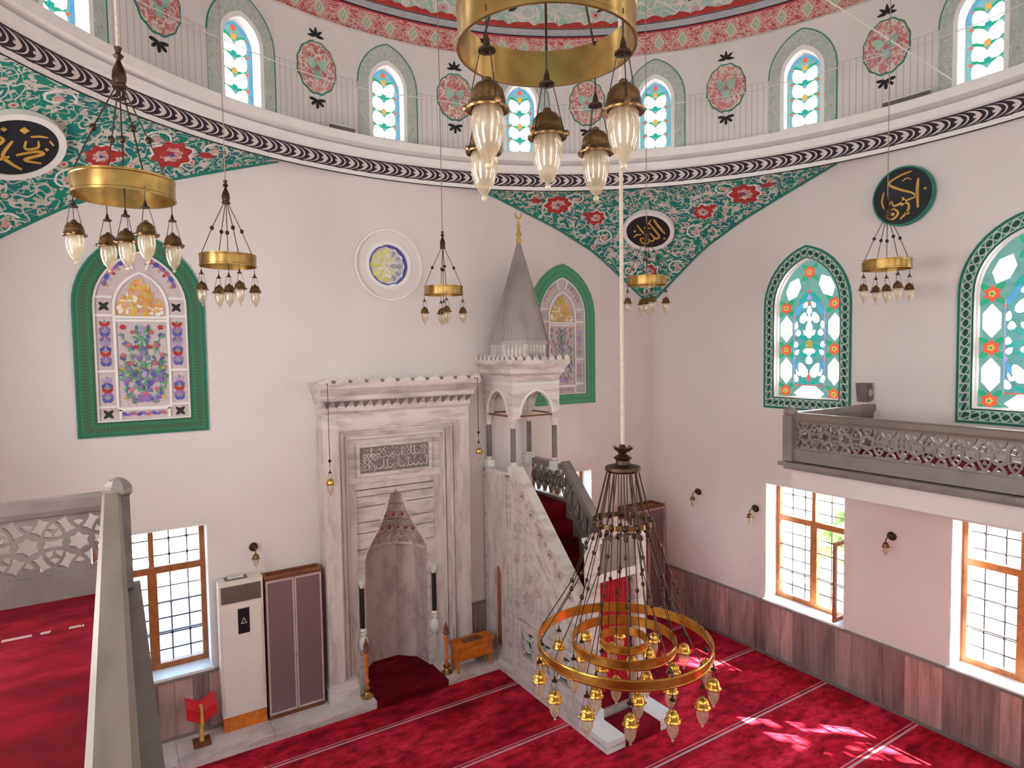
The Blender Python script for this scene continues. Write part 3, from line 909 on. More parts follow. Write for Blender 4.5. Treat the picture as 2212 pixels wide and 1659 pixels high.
# ------------------------------------------------------------------ calligraphy discs
def disc(name, label, centre, du, dv, nm, r, strokes, dots, rim=True):
    t = thing(name, label, 'wall disc', tuple(centre), 'round black and gold calligraphy discs')
    mp = lambda u, v, d: tuple(centre + du * u + dv * v + nm * d)
    bb = MB(); bb.prism(circ((0, 0), r, 48), mp, -0.03, 0.03); bb.build('plate', 'disc_black', t)
    if rim:
        bb = MB(); bb.prism(circ((0, 0), r * 1.17, 48), mp, -0.03, 0.045, [circ((0, 0), r * 0.99, 48)]); bb.build('rim', 'plaster_white', t)
    else:
        bb = MB(); bb.prism(circ((0, 0), r * 1.02, 48), mp, -0.03, 0.04, [circ((0, 0), r * 0.97, 48)]); bb.build('rim', 'teal_paint', t)
    bb = MB()
    for st, wd in strokes:
        n = len(st)
        # smooth the stroke a little
        pts = []
        for i in range(n - 1):
            p0 = st[max(0, i - 1)]; p1 = st[i]; p2 = st[i + 1]; p3 = st[min(n - 1, i + 2)]
            for q in range(5):
                s = q / 5
                pts.append(tuple(r * 0.5 * (2 * p1[c] + (p2[c] - p0[c]) * s + (2 * p0[c] - 5 * p1[c] + 4 * p2[c] - p3[c]) * s * s + (3 * p1[c] - p0[c] - 3 * p2[c] + p3[c]) * s ** 3) for c in (0, 1)))
        pts.append((st[-1][0] * r, st[-1][1] * r))
        m = len(pts)
        bb.strip(pts, [r * wd * 0.8 * (0.45 + 0.55 * math.sin(PI * min(1, max(0, (i + 1) / (m + 1))))) for i in range(m)], mp, 0.028, 0.042)
    for dx, dy, s in dots:
        bb.prism([(r * (dx + a * s), r * (dy + b_ * s)) for a, b_ in ((1, 0), (0, 1), (-1, 0), (0, -1))], mp, 0.028, 0.042)
    bb.build('lettering', 'gold_paint', t, label='gold Arabic lettering')
    return t
ALLAH = ([([(0.62, 0.52), (0.58, 0.1), (0.60, -0.48)], 0.13), ([(0.33, 0.42), (0.32, -0.05), (0.30, -0.46), (0.16, -0.56), (0.06, -0.46), (0.05, -0.1)], 0.12),
          ([(0.05, -0.46), (-0.08, -0.58), (-0.22, -0.46), (-0.22, 0.1), (-0.20, 0.62)], 0.10), ([(-0.22, -0.45), (-0.40, -0.58), (-0.60, -0.42), (-0.52, -0.18), (-0.36, -0.26), (-0.42, -0.50)], 0.09),
          ([(-0.05, 0.28), (0.2, 0.38), (0.5, 0.55)], 0.06), ([(-0.75, 0.05), (-0.55, 0.12), (-0.35, 0.02)], 0.09), ([(-0.05, 0.12), (0.1, 0.2), (0.22, 0.12)], 0.05)],
         [(-0.5, 0.35, 0.07), (0.42, -0.72, 0.06), (-0.62, -0.68, 0.05)])
BAKR = ([([(0.53, 0.5), (0.50, 0.1), (0.53, -0.5)], 0.12), ([(0.30, 0.78), (-0.05, 0.72), (-0.45, 0.52), (-0.1, 0.25), (0.32, 0.05), (0.48, -0.12)], 0.10),
         ([(0.48, -0.12), (0.1, -0.2), (-0.25, -0.3), (-0.35, -0.1)], 0.09), ([(-0.35, -0.1), (-0.5, -0.35), (-0.52, -0.62), (-0.3, -0.75), (-0.12, -0.58), (-0.28, -0.4), (-0.5, -0.5)], 0.09),
         ([(0.0, -0.2), (0.22, -0.32), (0.2, -0.55), (-0.05, -0.8)], 0.10), ([(0.02, -0.05), (0.08, -0.22), (-0.02, -0.34)], 0.10), ([(-0.62, 0.25), (-0.68, -0.1), (-0.55, -0.45)], 0.07),
         ([(0.0, 0.5), (0.15, 0.58), (0.3, 0.5)], 0.05)],
        [(-0.3, -0.58, 0.07), (0.2, -0.62, 0.07), (0.75, 0.1, 0.05)])
MUH = ([([(-0.1, 0.25), (-0.3, -0.25), (-0.1, -0.55), (0.15, -0.78)], 0.11), ([(0.0, -0.25), (0.45, -0.12), (0.62, -0.22), (0.2, -0.42), (0.60, -0.56)], 0.11),
        ([(0.20, 0.25), (0.20, -0.02), (0.48, 0.02), (0.48, 0.25)], 0.08), ([(0.3, 0.40), (0.5, 0.42), (0.7, 0.38)], 0.06), ([(-0.75, 0.4), (-0.5, 0.1), (-0.3, 0.3), (-0.55, 0.5)], 0.1),
        ([(-0.7, -0.2), (-0.45, -0.4), (-0.15, -0.3)], 0.1), ([(0.75, 0.25), (0.85, 0.1)], 0.06)],
       [(0.15, 0.62, 0.11), (-0.3, 0.65, 0.07), (0.7, -0.05, 0.05)])
for nm_, ph, tt, stx, lb in (('calligraphy_disc', 45, 0.46, ALLAH, 'white-rimmed black disc with gold lettering in the corner pendentive'),
                             ('calligraphy_disc', -44.5, 0.42, MUH, 'white-rimmed black disc cut by the left edge of the photo')):
    p, du, dv, nm = pend_frame(R(ph), tt)
    if du.dot(Vector((math.cos(yaw), -math.sin(yaw), 0))) < 0: du = -du
    disc(nm_, lb, p + nm * 0.075, du, dv, nm, 0.375, *stx)
disc('calligraphy_disc', 'black disc with green rim high on the right wall between two windows', Vector((XW - 0.06, 4.37, 6.93)), Vector((0, -1, 0)), Vector((0, 0, 1)), Vector((-1, 0, 0)), 0.37, *BAKR, rim=False)

# ------------------------------------------------------------------ upper arched windows
def stained_window(mp, cu, win, flip):
    """daylit coloured window of the side walls; mp maps the wall frame, flip = +1 when u grows to the right in view"""
    bb = MB(); border_ring(bb, arch(cu, 0.695, 4.05, 5.61, 6.50, 10), arch(cu, 0.535, 4.22, 5.61, 6.33, 10), mp, 0.0, 0.02)
    bb.build('interlaced_border', 'border_teal', win)
    bb = MB(); bb.strip(arch(cu, 0.70, 4.045, 5.61, 6.505, 10), 0.018, mp, 0, 0.024, closed=True); bb.build('outline', 'teal_paint', win)
    bb = MB(); bb.strip(arch(cu, 0.525, 4.23, 5.61, 6.32, 10), 0.03, mp, -0.12, -0.06, closed=True); bb.build('inner_frame', 'plaster_white', win)
    bb = MB(); bb.prism(arch(cu, 0.53, 4.225, 5.61, 6.325, 10), mp, -0.11, -0.10); bb.build('glass_ground', 'glass_pale', win)
    X = lambda x: cu + flip * (x - 455) / 579
    V = lambda y: 4.05 + (1550 - y) / 620
    def piece(poly, mat, name='pane', d=0.0):
        b2 = MB(); b2.prism(poly, mp, -0.10, -0.088 + d); return b2.build(name, mat, win)
    for x, y in ((232, 590), (232, 990), (228, 1385), (684, 572), (686, 985), (686, 1398), (455, 268)):
        piece(flower((X(x), V(y)), 0.098, 6, 0.32, 36), 'glass_red')
        piece(flower((X(x), V(y)), 0.045, 5, 0.3, 20), 'glass_orange', d=0.004)
        piece(circ((X(x), V(y)), 0.018, 8), 'glass_green', d=0.008)
        for a in (45, 135, 225, 315):
            c = (X(x) + 0.115 * math.cos(R(a)), V(y) + 0.115 * math.sin(R(a)))
            if abs(c[0] - cu) < 0.49: piece(petal(c, 0.13, 0.075, R(a)), 'glass_green', d=-0.003)
    for x, y in ((232, 790), (232, 1190), (686, 785), (686, 1190)):
        piece(hexa((X(x), V(y)), 0.185, 0.40), 'glass_white')
    piece(hexa((X(300), V(415)), 0.19, 0.36, R(-26) * flip), 'glass_white')
    piece(hexa((X(612), V(405)), 0.19, 0.36, R(26) * flip), 'glass_white')
    piece(hexa((X(455), V(1400)), 0.22, 0.48, R(90)), 'glass_white')
    # centre field
    fld = MB(); fld.prism(arch(cu, 0.265, V(1325), V(760), V(440), 8), mp, -0.10, -0.0925); fld.build('field_pane', 'glass_field', win)
    for x, y, l, wd, a in ((330, 760, .12, .06, 80), (580, 760, .12, .06, 100), (340, 1010, .10, .06, 60), (570, 1010, .10, .06, 120), (420, 570, .10, .06, 60), (492, 570, .10, .06, 120), (420, 830, .09, .06, 130), (492, 830, .09, .06, 50), (425, 1000, .09, .06, 50), (487, 1000, .09, .06, 130), (455, 850, .10, .07, 90), (455, 1010, .10, .07, 90), (350, 1200, .12, .06, 110), (562, 1200, .12, .06, 70), (455, 700, .12, .07, 90)):
        piece(petal((X(x), V(y)), l, wd, R(a) if flip > 0 else PI - R(a)), 'glass_white', d=0.002)
    for x, y, l, wd, a, m in ((400, 690, .17, .10, 70, 'glass_white'), (512, 690, .17, .10, 110, 'glass_white'), (455, 620, .13, .07, 90, 'glass_white'), (455, 775, .15, .10, 90, 'glass_white'),
                              (350, 830, .10, .08, 90, 'glass_white'), (560, 830, .10, .08, 90, 'glass_white'), (455, 935, .14, .12, 90, 'glass_yellow'), (455, 1085, .13, .10, 90, 'glass_white'),
                              (395, 1180, .24, .13, 115, 'glass_white'), (515, 1180, .24, .13, 65, 'glass_white'), (330, 1260, .12, .07, 110, 'glass_white'), (585, 1260, .12, .07, 70, 'glass_white'),
                              (330, 940, .09, .07, 90, 'glass_white'), (582, 940, .09, .07, 90, 'glass_white'), (390, 870, .20, .07, 150, 'glass_teal'), (520, 870, .20, .07, 30, 'glass_teal'),
                              (380, 960, .20, .07, 20, 'glass_teal'), (530, 960, .20, .07, 160, 'glass_teal'), (400, 1035, .18, .06, 150, 'glass_teal'), (510, 1035, .18, .06, 30, 'glass_teal'),
                              (340, 1140, .24, .06, 115, 'glass_blue'), (570, 1140, .24, .06, 65, 'glass_blue'), (360, 600, .26, .07, 60, 'glass_blue'), (550, 600, .26, .07, 120, 'glass_blue'),
                              (405, 500, .22, .07, 50, 'glass_teal'), (505, 500, .22, .07, 130, 'glass_teal'), (455, 500, .08, .06, 90, 'glass_lilac'), (455, 450, .05, .05, 0, 'glass_red'),
                              (455, 560, .05, .04, 0, 'glass_red'), (310, 680, .06, .03, 90, 'glass_red'), (600, 680, .06, .03, 90, 'glass_red'), (318, 1070, .07, .04, 90, 'glass_lilac'), (592, 1080, .07, .04, 90, 'glass_red'),
                              (455, 1250, .12, .03, 90, 'glass_red'), (400, 1290, .14, .05, 150, 'glass_teal'), (510, 1290, .14, .05, 30, 'glass_teal')):
        piece(petal((X(x), V(y)), l, wd, R(a) if flip > 0 else PI - R(a)), m, d=0.003)
    for x in (312, 598):
        b2 = MB(); b2.strip([(X(x), V(640)), (X(x), V(1325))], 0.014, mp, -0.10, -0.084); b2.build('glazing_bar', 'glass_lilac', win)
    for y in (1325,):
        b2 = MB(); b2.strip([(X(308), V(y)), (X(604), V(y))], 0.014, mp, -0.10, -0.084); b2.build('glazing_bar', 'glass_red', win)
for i, c in enumerate(UPR):
    wdw = next_window('daylit coloured arched window with teal interlaced border on the right wall')
    if i < 2:
        stained_window(mr, c, wdw, -1)
    else:
        bb = MB(); bb.prism(up_in(c), mr, -0.11, -0.10); bb.build('glass', 'glass_plain', wdw)
for mp_, cs in ((ml, UPR), (mb, (0.6, 3.54, 6.5))):
    for c in cs:
        wdw = next_window()
        bb = MB(); bb.prism(up_in(c), mp_, -0.11, -0.10); bb.build('glass', 'glass_left_boost' if mp_ is ml else 'glass_plain', wdw)

def floral_window(cu, win, pale):
    """plaster window of the qibla wall: white tracery panels with painted flowers"""
    mp = mq
    bmat = 'border_jade' if pale else 'border_green'
    bb = MB(); border_ring(bb, arch(cu, 0.695, 4.05, 5.61, 6.50, 10), arch(cu, 0.50, 4.22, 5.61, 6.28, 10), mp, 0.0, 0.02)
    bb.build('green_border', bmat, win)
    bb = MB(); bb.strip(arch(cu, 0.695, 4.05, 5.61, 6.50, 10), 0.02, mp, 0, 0.024, closed=True); bb.build('outline', 'teal_paint' if not pale else 'leaf_paint', win)
    bb = MB(); bb.prism(arch(cu, 0.53, 4.225, 5.61, 6.325, 10), mp, -0.06, -0.04); bb.build('ground', 'floral_ground', win)
    # tracery
    bb = MB()
    bb.strip(arch(cu, 0.492, 4.228, 5.61, 6.27, 10), 0.03, mp, -0.04, 0.005, closed=True)
    bb.strip(arch(cu, 0.285, 4.38, 5.60, 6.02, 8), 0.032, mp, -0.04, -0.01, closed=True)
    for v in (4.36, 5.48, 5.44):
        bb.strip([(cu - 0.28, v), (cu + 0.28, v)], 0.03, mp, -0.04, -0.012)
    for s in (-1, 1):
        for v in (4.40, 4.83, 5.50, 5.72):
            bb.strip([(cu + s * 0.30, v), (cu + s * 0.48, v)], 0.028, mp, -0.04, -0.012)
        bb.strip([(cu + s * 0.07, 6.06), (cu + s * 0.13, 6.24)], 0.03, mp, -0.04, -0.012)
    bb.strip([(cu - 0.26, 4.24), (cu - 0.26, 4.36)], 0.03, mp, -0.04, -0.012); bb.strip([(cu + 0.26, 4.24), (cu + 0.26, 4.36)], 0.03, mp, -0.04, -0.012)
    bb.build('tracery', 'plaster_white', win)
    acc = {}
    cnt = [0]
    def put(poly, mat):
        cnt[0] += 1
        acc.setdefault(mat, MB()).prism(poly, mp, -0.0405, -0.034 + 0.00004 * cnt[0])
    pal = lambda m: m if not pale else {'blue_paint': 'grey_paint', 'purple_paint': 'violet_paint', 'leaf_paint': 'mint_paint', 'rose_paint': 'pink_paint', 'red_paint': 'pink_paint', 'orange_paint': 'yellow_paint'}.get(m, m)
    rnd = random.Random(5)
    # corner squares with four-petal crosses
    for s in (-1, 1):
        for v in (4.31, 5.61):
            for a in (45, 135, 225, 315):
                put(petal((cu + s * 0.385 + 0.035 * math.cos(R(a)), v + 0.035 * math.sin(R(a))), 0.07, 0.04, R(a)), pal('black_paint' if not pale else 'grey_paint'))
        # side panels
        for v0, v1 in ((4.44, 4.79), (4.88, 5.44)):
            n = int((v1 - v0) / 0.06)
            for i in range(n):
                v = v0 + 0.04 + i * 0.06
                mat = pal(('blue_paint', 'purple_paint', 'red_paint', 'blue_paint', 'violet_paint', 'purple_paint')[i % 6])
                for dx in (-0.03, 0.03):
                    put(petal((cu + s * 0.385 + dx, v), 0.075, 0.045, R(90 + 40 * (1 if dx > 0 else -1) * (1 if i % 2 else -1))), mat)
                put(circ((cu + s * 0.385, v + 0.03), 0.014, 6), pal('rose_paint' if i % 2 else 'leaf_paint'))
        # arch panels
        for i in range(6):
            t = R(18 + i * 11)
            c = (cu + s * 0.385 * math.cos(t) , 5.76 + 0.42 * math.sin(t))
            put(petal(c, 0.085, 0.05, t * s + R(90)), pal(('purple_paint', 'blue_paint', 'rose_paint')[i % 3]))
            put(circ((c[0] - s * 0.03, c[1] - 0.03), 0.018, 7), pal(('orange_paint', 'violet_paint', 'red_paint')[i % 3]))
    # bottom strip
    for i in range(9):
        put(petal((cu - 0.21 + i * 0.052, 4.30), 0.07, 0.04, R(30 if i % 2 else -30)), pal(('blue_paint', 'purple_paint', 'rose_paint')[i % 3]))
    # lunette, warm colours
    for i in range(280):
        u = rnd.uniform(-0.25, 0.25); v = rnd.uniform(5.52, 5.94)
        if abs(u) > 0.26 - max(0, v - 5.62) * 0.75: continue
        put(petal((cu + u, v), 0.075, 0.045, R(rnd.uniform(0, 180))), pal(('orange_paint', 'yellow_paint', 'orange_paint', 'pink_paint', 'yellow_paint', 'white_paint')[i % 6]))
    # vase of flowers, symmetric
    for i in range(9):
        put(petal((cu + 0.06 * math.sin(R(-80 + 20 * i)), 4.45 + 0.06 * math.cos(R(-80 + 20 * i))), 0.11, 0.03, R(90 + 80 - 20 * i)), pal('purple_paint'))
    put(circ((cu, 4.55), 0.035, 10), pal('rose_paint'))
    acc2 = MB()
    for s in (-1, 1):
        for (x0, y0, x1, y1, x2, y2) in ((0.0, 4.55, 0.14, 4.75, 0.22, 5.0), (0.0, 4.6, 0.07, 4.9, 0.2, 5.25), (0, 4.6, 0.03, 5.0, 0.06, 5.35), (0.05, 4.45, 0.2, 4.5, 0.22, 4.85)):
            pts = []
            for q in range(9):
                t = q / 8
                pts.append((cu + s * ((1 - t) ** 2 * x0 + 2 * t * (1 - t) * x1 + t * t * x2), (1 - t) ** 2 * y0 + 2 * t * (1 - t) * y1 + t * t * y2))
            acc2.strip(pts, 0.009, mp, -0.0405, -0.036)
            for q in range(1, 9):
                c = pts[q]
                for k in (0, 1, 2, 3):
                    a = rnd.uniform(0, 180)
                    m = ('leaf_paint', 'leaf_paint', 'mint_paint', 'purple_paint', 'blue_paint')[rnd.randrange(5)]
                    put(petal((c[0] + rnd.uniform(-.03, .03), c[1] + rnd.uniform(-.03, .03)), 0.06, 0.026, R(a)), pal(m))
        for u, v, r, m in ((0.20, 5.36, .035, 'red_paint'), (0.10, 5.30, .03, 'rose_paint'), (0.15, 5.14, .035, 'rose_paint'), (0.07, 5.12, .03, 'red_paint'), (0.21, 5.02, .03, 'rose_paint'),
                           (0.05, 4.98, .03, 'purple_paint'), (0.13, 4.92, .035, 'rose_paint'), (0.22, 4.86, .025, 'orange_paint'), (0.10, 4.78, .035, 'blue_paint'), (0.17, 4.72, .04, 'purple_paint'),
                           (0.06, 4.68, .035, 'blue_paint'), (0.14, 4.60, .03, 'rose_paint'), (0.20, 4.50, .025, 'yellow_paint'), (0.12, 4.45, .02, 'leaf_paint'), (0.06, 4.86, .02, 'yellow_paint')):
            put(flower((cu + s * u, v), r, 5, 0.35, 20), pal(m))
    for v, m in ((5.33, 'violet_paint'), (5.22, 'leaf_paint'), (5.05, 'purple_paint'), (4.9, 'leaf_paint'), (4.78, 'violet_paint')):
        put(petal((cu, v), 0.08, 0.05, R(90)), pal(m))
    acc2.build('stems', pal('leaf_paint'), win)
    for m, q in acc.items():
        o = q.build(m.replace('_paint', '') + '_flower_pieces', m, win, kind='stuff')
floral_window(UPQ[0], next_window('green-bordered arched plaster window with colourful painted flowers'), False)
floral_window(UPQ[1], next_window('green-bordered arched plaster window half hidden by the pointed canopy'), True)

# round rosette window above the prayer niche
ros = next_window('round window in a white moulded ring above the niche')
mp = mq
bb = MB(); bb.prism(circ((3.54, 6.30), 0.53, 64), mp, 0.0, 0.035, [circ((3.54, 6.30), 0.495, 64)]); bb.build('outer_moulding', 'plaster_white', ros)
bb = MB(); bb.prism(circ((3.54, 6.30), 0.58, 64), mp, 0.0, 0.016, [circ((3.54, 6.30), 0.535, 64)]); bb.build('outer_step', 'plaster', ros)
bb = MB(); bb.prism(circ((3.54, 6.30), 0.36, 48), mp, 0.0, 0.016, [circ((3.54, 6.30), 0.30, 48)]); bb.build('inner_moulding', 'plaster_white', ros)
bb = MB(); bb.prism(circ((3.54, 6.30), 0.30, 12), mp, -0.08, 0.0, [circ((3.54, 6.30), 0.282, 12)]); bb.build('blue_ring', 'blue_paint', ros)
bb = MB(); bb.prism(circ((3.54, 6.30), 0.28, 24), mp, -0.10, -0.09); bb.build('ground', 'white_paint', ros)
for i in range(19):
    rr_ = 0 if i == 0 else (0.11 if i < 7 else 0.205)
    a = 0 if i == 0 else (R(60 * i) if i < 7 else R(30 * i))
    u, v = 3.54 + rr_ * math.cos(a), 6.30 + rr_ * math.sin(a)
    bb = MB(); bb.prism(hexa((u, v), 0.085, 0.095, a), mp, -0.09, -0.075)
    bb.build('pane', 'glass_yellow' if u < 3.6 else 'grey_paint', ros)
for i in range(8):
    bb = MB(); bb.strip([(3.54, 6.30), (3.54 + 0.265 * math.cos(R(22 + 45 * i)), 6.30 + 0.265 * math.sin(R(22 + 45 * i)))], 0.012, mp, -0.085, -0.06); bb.build('spoke', 'white_paint', ros)

# ------------------------------------------------------------------ lower clear windows
def lower_window(mp, u0, u1, v0, v1, flip, label, open_leaf=False):
    win = next_window(label)
    bb = MB(); bb.prism(rect(u0 + 0.0, u1 - 0.0, v0, v1), mp, -0.005, -0.30, [rect(u0 + 0.012, u1 - 0.012, v0 + 0.012, v1 - 0.012)]); bb.build('reveal', 'jamb_white', win)
    bb = MB(); bb.prism(rect(u0 - 0.02, u1 + 0.02, v0 - 0.03, v0 + 0.014), mp, 0.03, -0.30); bb.build('sill', 'marble_white', win)
    d0, d1 = -0.36, -0.28
    fw = 0.075
    cu = (u0 + u1) / 2
    vt = v1 - 0.58
    for nm_, poly in (('frame_stile', rect(u0, u0 + fw, v0, v1)), ('frame_stile', rect(u1 - fw, u1, v0, v1)), ('frame_rail', rect(u0 + fw, u1 - fw, v0 + 0.012, v0 + 0.012 + fw)), ('frame_rail', rect(u0 + fw, u1 - fw, v1 - fw * 0.5, v1)),
                      ('transom', rect(u0 + fw, u1 - fw, vt - 0.045, vt + 0.045)), ('mullion', rect(cu - 0.055, cu + 0.055, v0 + 0.012 + fw, vt - 0.045)), ('mullion', rect(cu - 0.03, cu + 0.03, vt + 0.045, v1 - fw * 0.5))):
        bb = MB(); bb.prism(poly, mp, d0, d1); bb.build(nm_, 'wood_frame', win)
    for a, b_ in ((u0 + fw, cu - 0.055), (cu + 0.055, u1 - fw)):
        for q in range(3):
            va = v0 + 0.09 + (vt - 0.045 - v0 - 0.09) * q / 3
            vb = v0 + 0.09 + (vt - 0.045 - v0 - 0.09) * (q + 1) / 3
            bb = MB(); bb.prism(rect(a, b_, va + 0.008, vb - 0.008), mp, -0.325, -0.318); bb.build('pane', 'clear_glass', win)
            if q:
                bb = MB(); bb.prism(rect(a, b_, va - 0.008, va + 0.008), mp, -0.33, -0.30); bb.build('glazing_bar', 'speaker_grey', win)
        bb = MB(); bb.prism(rect(a - 0.02 if a < cu else a - 0.025, b_ + 0.025 if a < cu else b_, vt + 0.045, v1 - fw * 0.5), mp, -0.325, -0.318); bb.build('pane', 'clear_glass', win)
    # iron grille outside
    g = MB()
    for q in range(1, 6):
        u = u0 + (u1 - u0) * q / 6
        g.tube([mp(u, v0, -0.41), mp(u, v1, -0.41)], 0.009, 5)
    for q in range(1, 9):
        v = v0 + (v1 - v0) * q / 9
        g.tube([mp(u0, v, -0.41), mp(u1, v, -0.41)], 0.009, 5)
    for q in range(1, 6):
        for s in range(1, 9):
            if s >= 6 or s % 2 == 0:
                x, y, z = mp(u0 + (u1 - u0) * q / 6, v0 + (v1 - v0) * s / 9, -0.41)
                g.ball((x, y, z), 0.022, 6, 4)
    g.build('iron_grille', 'iron', win)
    if open_leaf:
        bb = MB()
        uh = u0 + fw if flip < 0 else u1 - fw
        # narrow brown casement leaf standing open into the reveal
        bb.prism([(0, 0), (0.36, 0), (0.36, vt - v0 - 0.15), (0, vt - v0 - 0.15)], lambda a, b_, d: mp(uh + (0.02 + d) * (1 if flip < 0 else -1), v0 + 0.06 + b_, -0.28 + a), 0, 0.035, [[(0.06, 0.06), (0.30, 0.06), (0.30, vt - v0 - 0.21), (0.06, vt - v0 - 0.21)]])
        bb.build('open_casement', 'wood_frame', win)
lower_window(mq, *LOWQ[0], 1, 'brown-framed clear window behind the near balustrade')
lower_window(mq, *LOWQ[1], 1, 'brown-framed clear window hidden behind the stepped pulpit')
lower_window(mr, *LOWR[0], -1, 'brown-framed clear window with an open casement under the gallery', True)
lower_window(mr, *LOWR[1], -1, 'brown-framed clear window at the right edge of the photo')
for (a, b_, c, d), mp_ in ((LOWR[2], mr), (LOWR[0], ml), (LOWR[1], ml)):
    lower_window(mp_, a, b_, c, d, -1, 'brown-framed clear window outside the view')
# greenery outside
def shrub(name, label, loc, s):
    t = thing(name, label, 'shrub', loc)
    rnd = random.Random(int(loc[0] * 10 + loc[1]))
    bb = MB()
    for i in range(60):
        a, e = rnd.uniform(0, 2 * PI), rnd.uniform(-0.3, 1.4)
        r = s * rnd.uniform(0.6, 1.0)
        c = (loc[0] + r * math.cos(a) * math.cos(e) * 0.8, loc[1] + r * math.sin(a) * math.cos(e) * 0.8, loc[2] + s * 1.1 + r * math.sin(e))
        bb.ball(c, s * 0.16, 6, 4)
    bb.build('foliage', 'shrub', t)
    bb = MB(); bb.tube([loc, (loc[0], loc[1], loc[2] + s)], 0.05, 6); bb.build('trunk', 'wood_brown', t)
def tree(label, loc, s, seed, n):  # added tree, crown placed to dapple the sun entering the lower windows
    t = thing('sun_break_tree', label, 'tree', loc)
    rnd = random.Random(seed)
    bb = MB(); bb.tube([loc, (loc[0] + 0.1, loc[1], loc[2] + 3.2), (loc[0], loc[1] + 0.1, loc[2] + 5.6)], [0.14, 0.10, 0.05], 8); bb.build('trunk', 'wood_brown', t)
    bb = MB()
    for i in range(n):
        a, e = rnd.uniform(0, 2 * PI), rnd.uniform(-1.2, 1.4)
        r = s * rnd.uniform(0.25, 1.0)
        c = Vector((loc[0] + r * math.cos(a) * math.cos(e), loc[1] + r * math.sin(a) * math.cos(e), loc[2] + 6.9 + r * math.sin(e)))
        d = Vector((rnd.uniform(-1, 1), rnd.uniform(-1, 1), rnd.uniform(-.6, .6))).normalized()
        w_ = d.orthogonal().normalized() * 0.10
        bb.add([c - d * 0.16, c + w_, c + d * 0.16, c - w_], [(0, 1, 2, 3)])
    bb.build('foliage', 'shrub', t, kind='stuff')
tree('leafy tree added in the yard to break the sun at the rightmost clear window', (13.0, -0.9, -0.43), 1.4, 4, 190)
tree('leafy tree added in the yard to break the sun at the open-casement window', (13.4, 2.6, -0.43), 1.4, 9, 260)
shrub('garden_shrub', 'green shrub outside the clear window under the gallery', (13.6, 7.6, -0.45), 0.9)
shrub('garden_shrub', 'green shrub outside the rightmost clear window', (13.2, 3.6, -0.45), 0.8)

# ------------------------------------------------------------------ marble wainscot
def wainscot(num, mp, spans, z0, z1, label):
    t = struct_empty('trim_%d' % num, label)
    rnd = random.Random(num)
    for a, b_ in spans:
        u = a
        while u < b_ - 0.02:
            wd = rnd.uniform(0.16, 0.30)
            e = min(b_, u + wd)
            if b_ - e < 0.08: e = b_
            bb = MB(); bb.prism(rect(u + 0.002, e - 0.002, z0, z1 - 0.035), mp, 0.0, 0.022 + rnd.uniform(0, 0.003)); bb.build('panel', 'wainscot', t)
            u = e
        bb = MB(); bb.prism(rect(a, b_, z1 - 0.035, z1), mp, 0.0, 0.04); bb.build('cap_strip', 'marble_grey', t)
        bb = MB(); bb.prism(rect(a, b_, z0 - 0.0, z0 + 0.05), mp, 0.0, 0.03); bb.build('foot_strip', 'marble_grey', t)
wainscot(30, mr, [(YB, YW - 0.025)], 0.0, 0.90, 'mauve grey marble wainscot of upright slabs on the right wall')
wainscot(31, mq, [(XL, 2.36), (4.72, 5.09), (6.08, XW - 0.05)], 0.1, 0.90, 'mauve grey marble wainscot of upright slabs on the niche wall')

# ------------------------------------------------------------------ stone step in front of the niche wall
step = struct_empty('floor_step', 'low pale marble step along the niche wall')
edges = [XL, -0.6, 0.5, 1.6, 2.7, 2.98]
for a, b_ in list(zip(edges, edges[1:])) + [(4.08, 5.0)]:
    bb = MB(); bb.box(a + 0.002, b_ - 0.002, 8.43, YW, 0.0, 0.105); bb.build('slab', 'marble', step)
bb = MB(); bb.box(2.98, 4.08, 8.40, YW, 0.0, 0.11); bb.box(3.0, 4.06, YW, 9.62, 0.0, 0.11); bb.build('carpet_runner', 'carpet_gallery', step, label='red carpet laid over the step into the niche')

# ------------------------------------------------------------------ mihrab
mih = thing('prayer_niche', 'tall pale marble prayer niche with stepped frame and carved inscription', 'prayer niche', (3.54, 8.9, 0.1))
CX = 3.54
def frame_part(name, hw_o, hw_i, zt_o, zt_i, y0, y1, mat='marble_v', m2='marble'):
    for s in (-1, 1):
        bb = MB(); x = sorted((CX + s * hw_o, CX + s * hw_i)); bb.box(x[0], x[1], y0, y1, 0.1, zt_i if zt_i < zt_o else zt_o); bb.build(name + '_jamb', mat, mih)
    bb = MB(); bb.box(CX - hw_o, CX + hw_o, y0, y1, zt_i, zt_o); bb.build(name + '_head', m2, mih)
frame_part('outer_frame', 1.13, 0.93, 4.16, 3.96, 8.72, 9.02)
frame_part('second_moulding', 0.93, 0.89, 3.96, 3.92, 8.745, 9.02)
frame_part('third_moulding', 0.89, 0.83, 3.92, 3.87, 8.79, 9.02)
frame_part('fourth_moulding', 0.83, 0.80, 3.87, 3.83, 8.83, 9.02)
frame_part('inner_moulding', 0.80, 0.74, 3.83, 3.77, 8.885, 9.02)
# half-round rods in the frame corners
for s in (-1, 1):
    for hw, y in ((0.925, 8.73), (0.86, 8.78), (0.77, 8.87)):
        bb = MB(); bb.tube([(CX + s * hw, y, 0.35), (CX + s * hw, y, 3.9)], 0.016, 8); bb.build('rod', 'marble_v', mih, smooth=True)
    bb = MB(); bb.box(*sorted((CX + s * 1.15, CX + s * 0.72)), 8.69, 8.95, 0.1, 0.30); bb.build('base_block', 'marble', mih)
    bb = MB(); bb.box(*sorted((CX + s * 1.14, CX + s * 0.73)), 8.70, 8.95, 0.30, 0.36); bb.build('base_moulding', 'marble', mih)
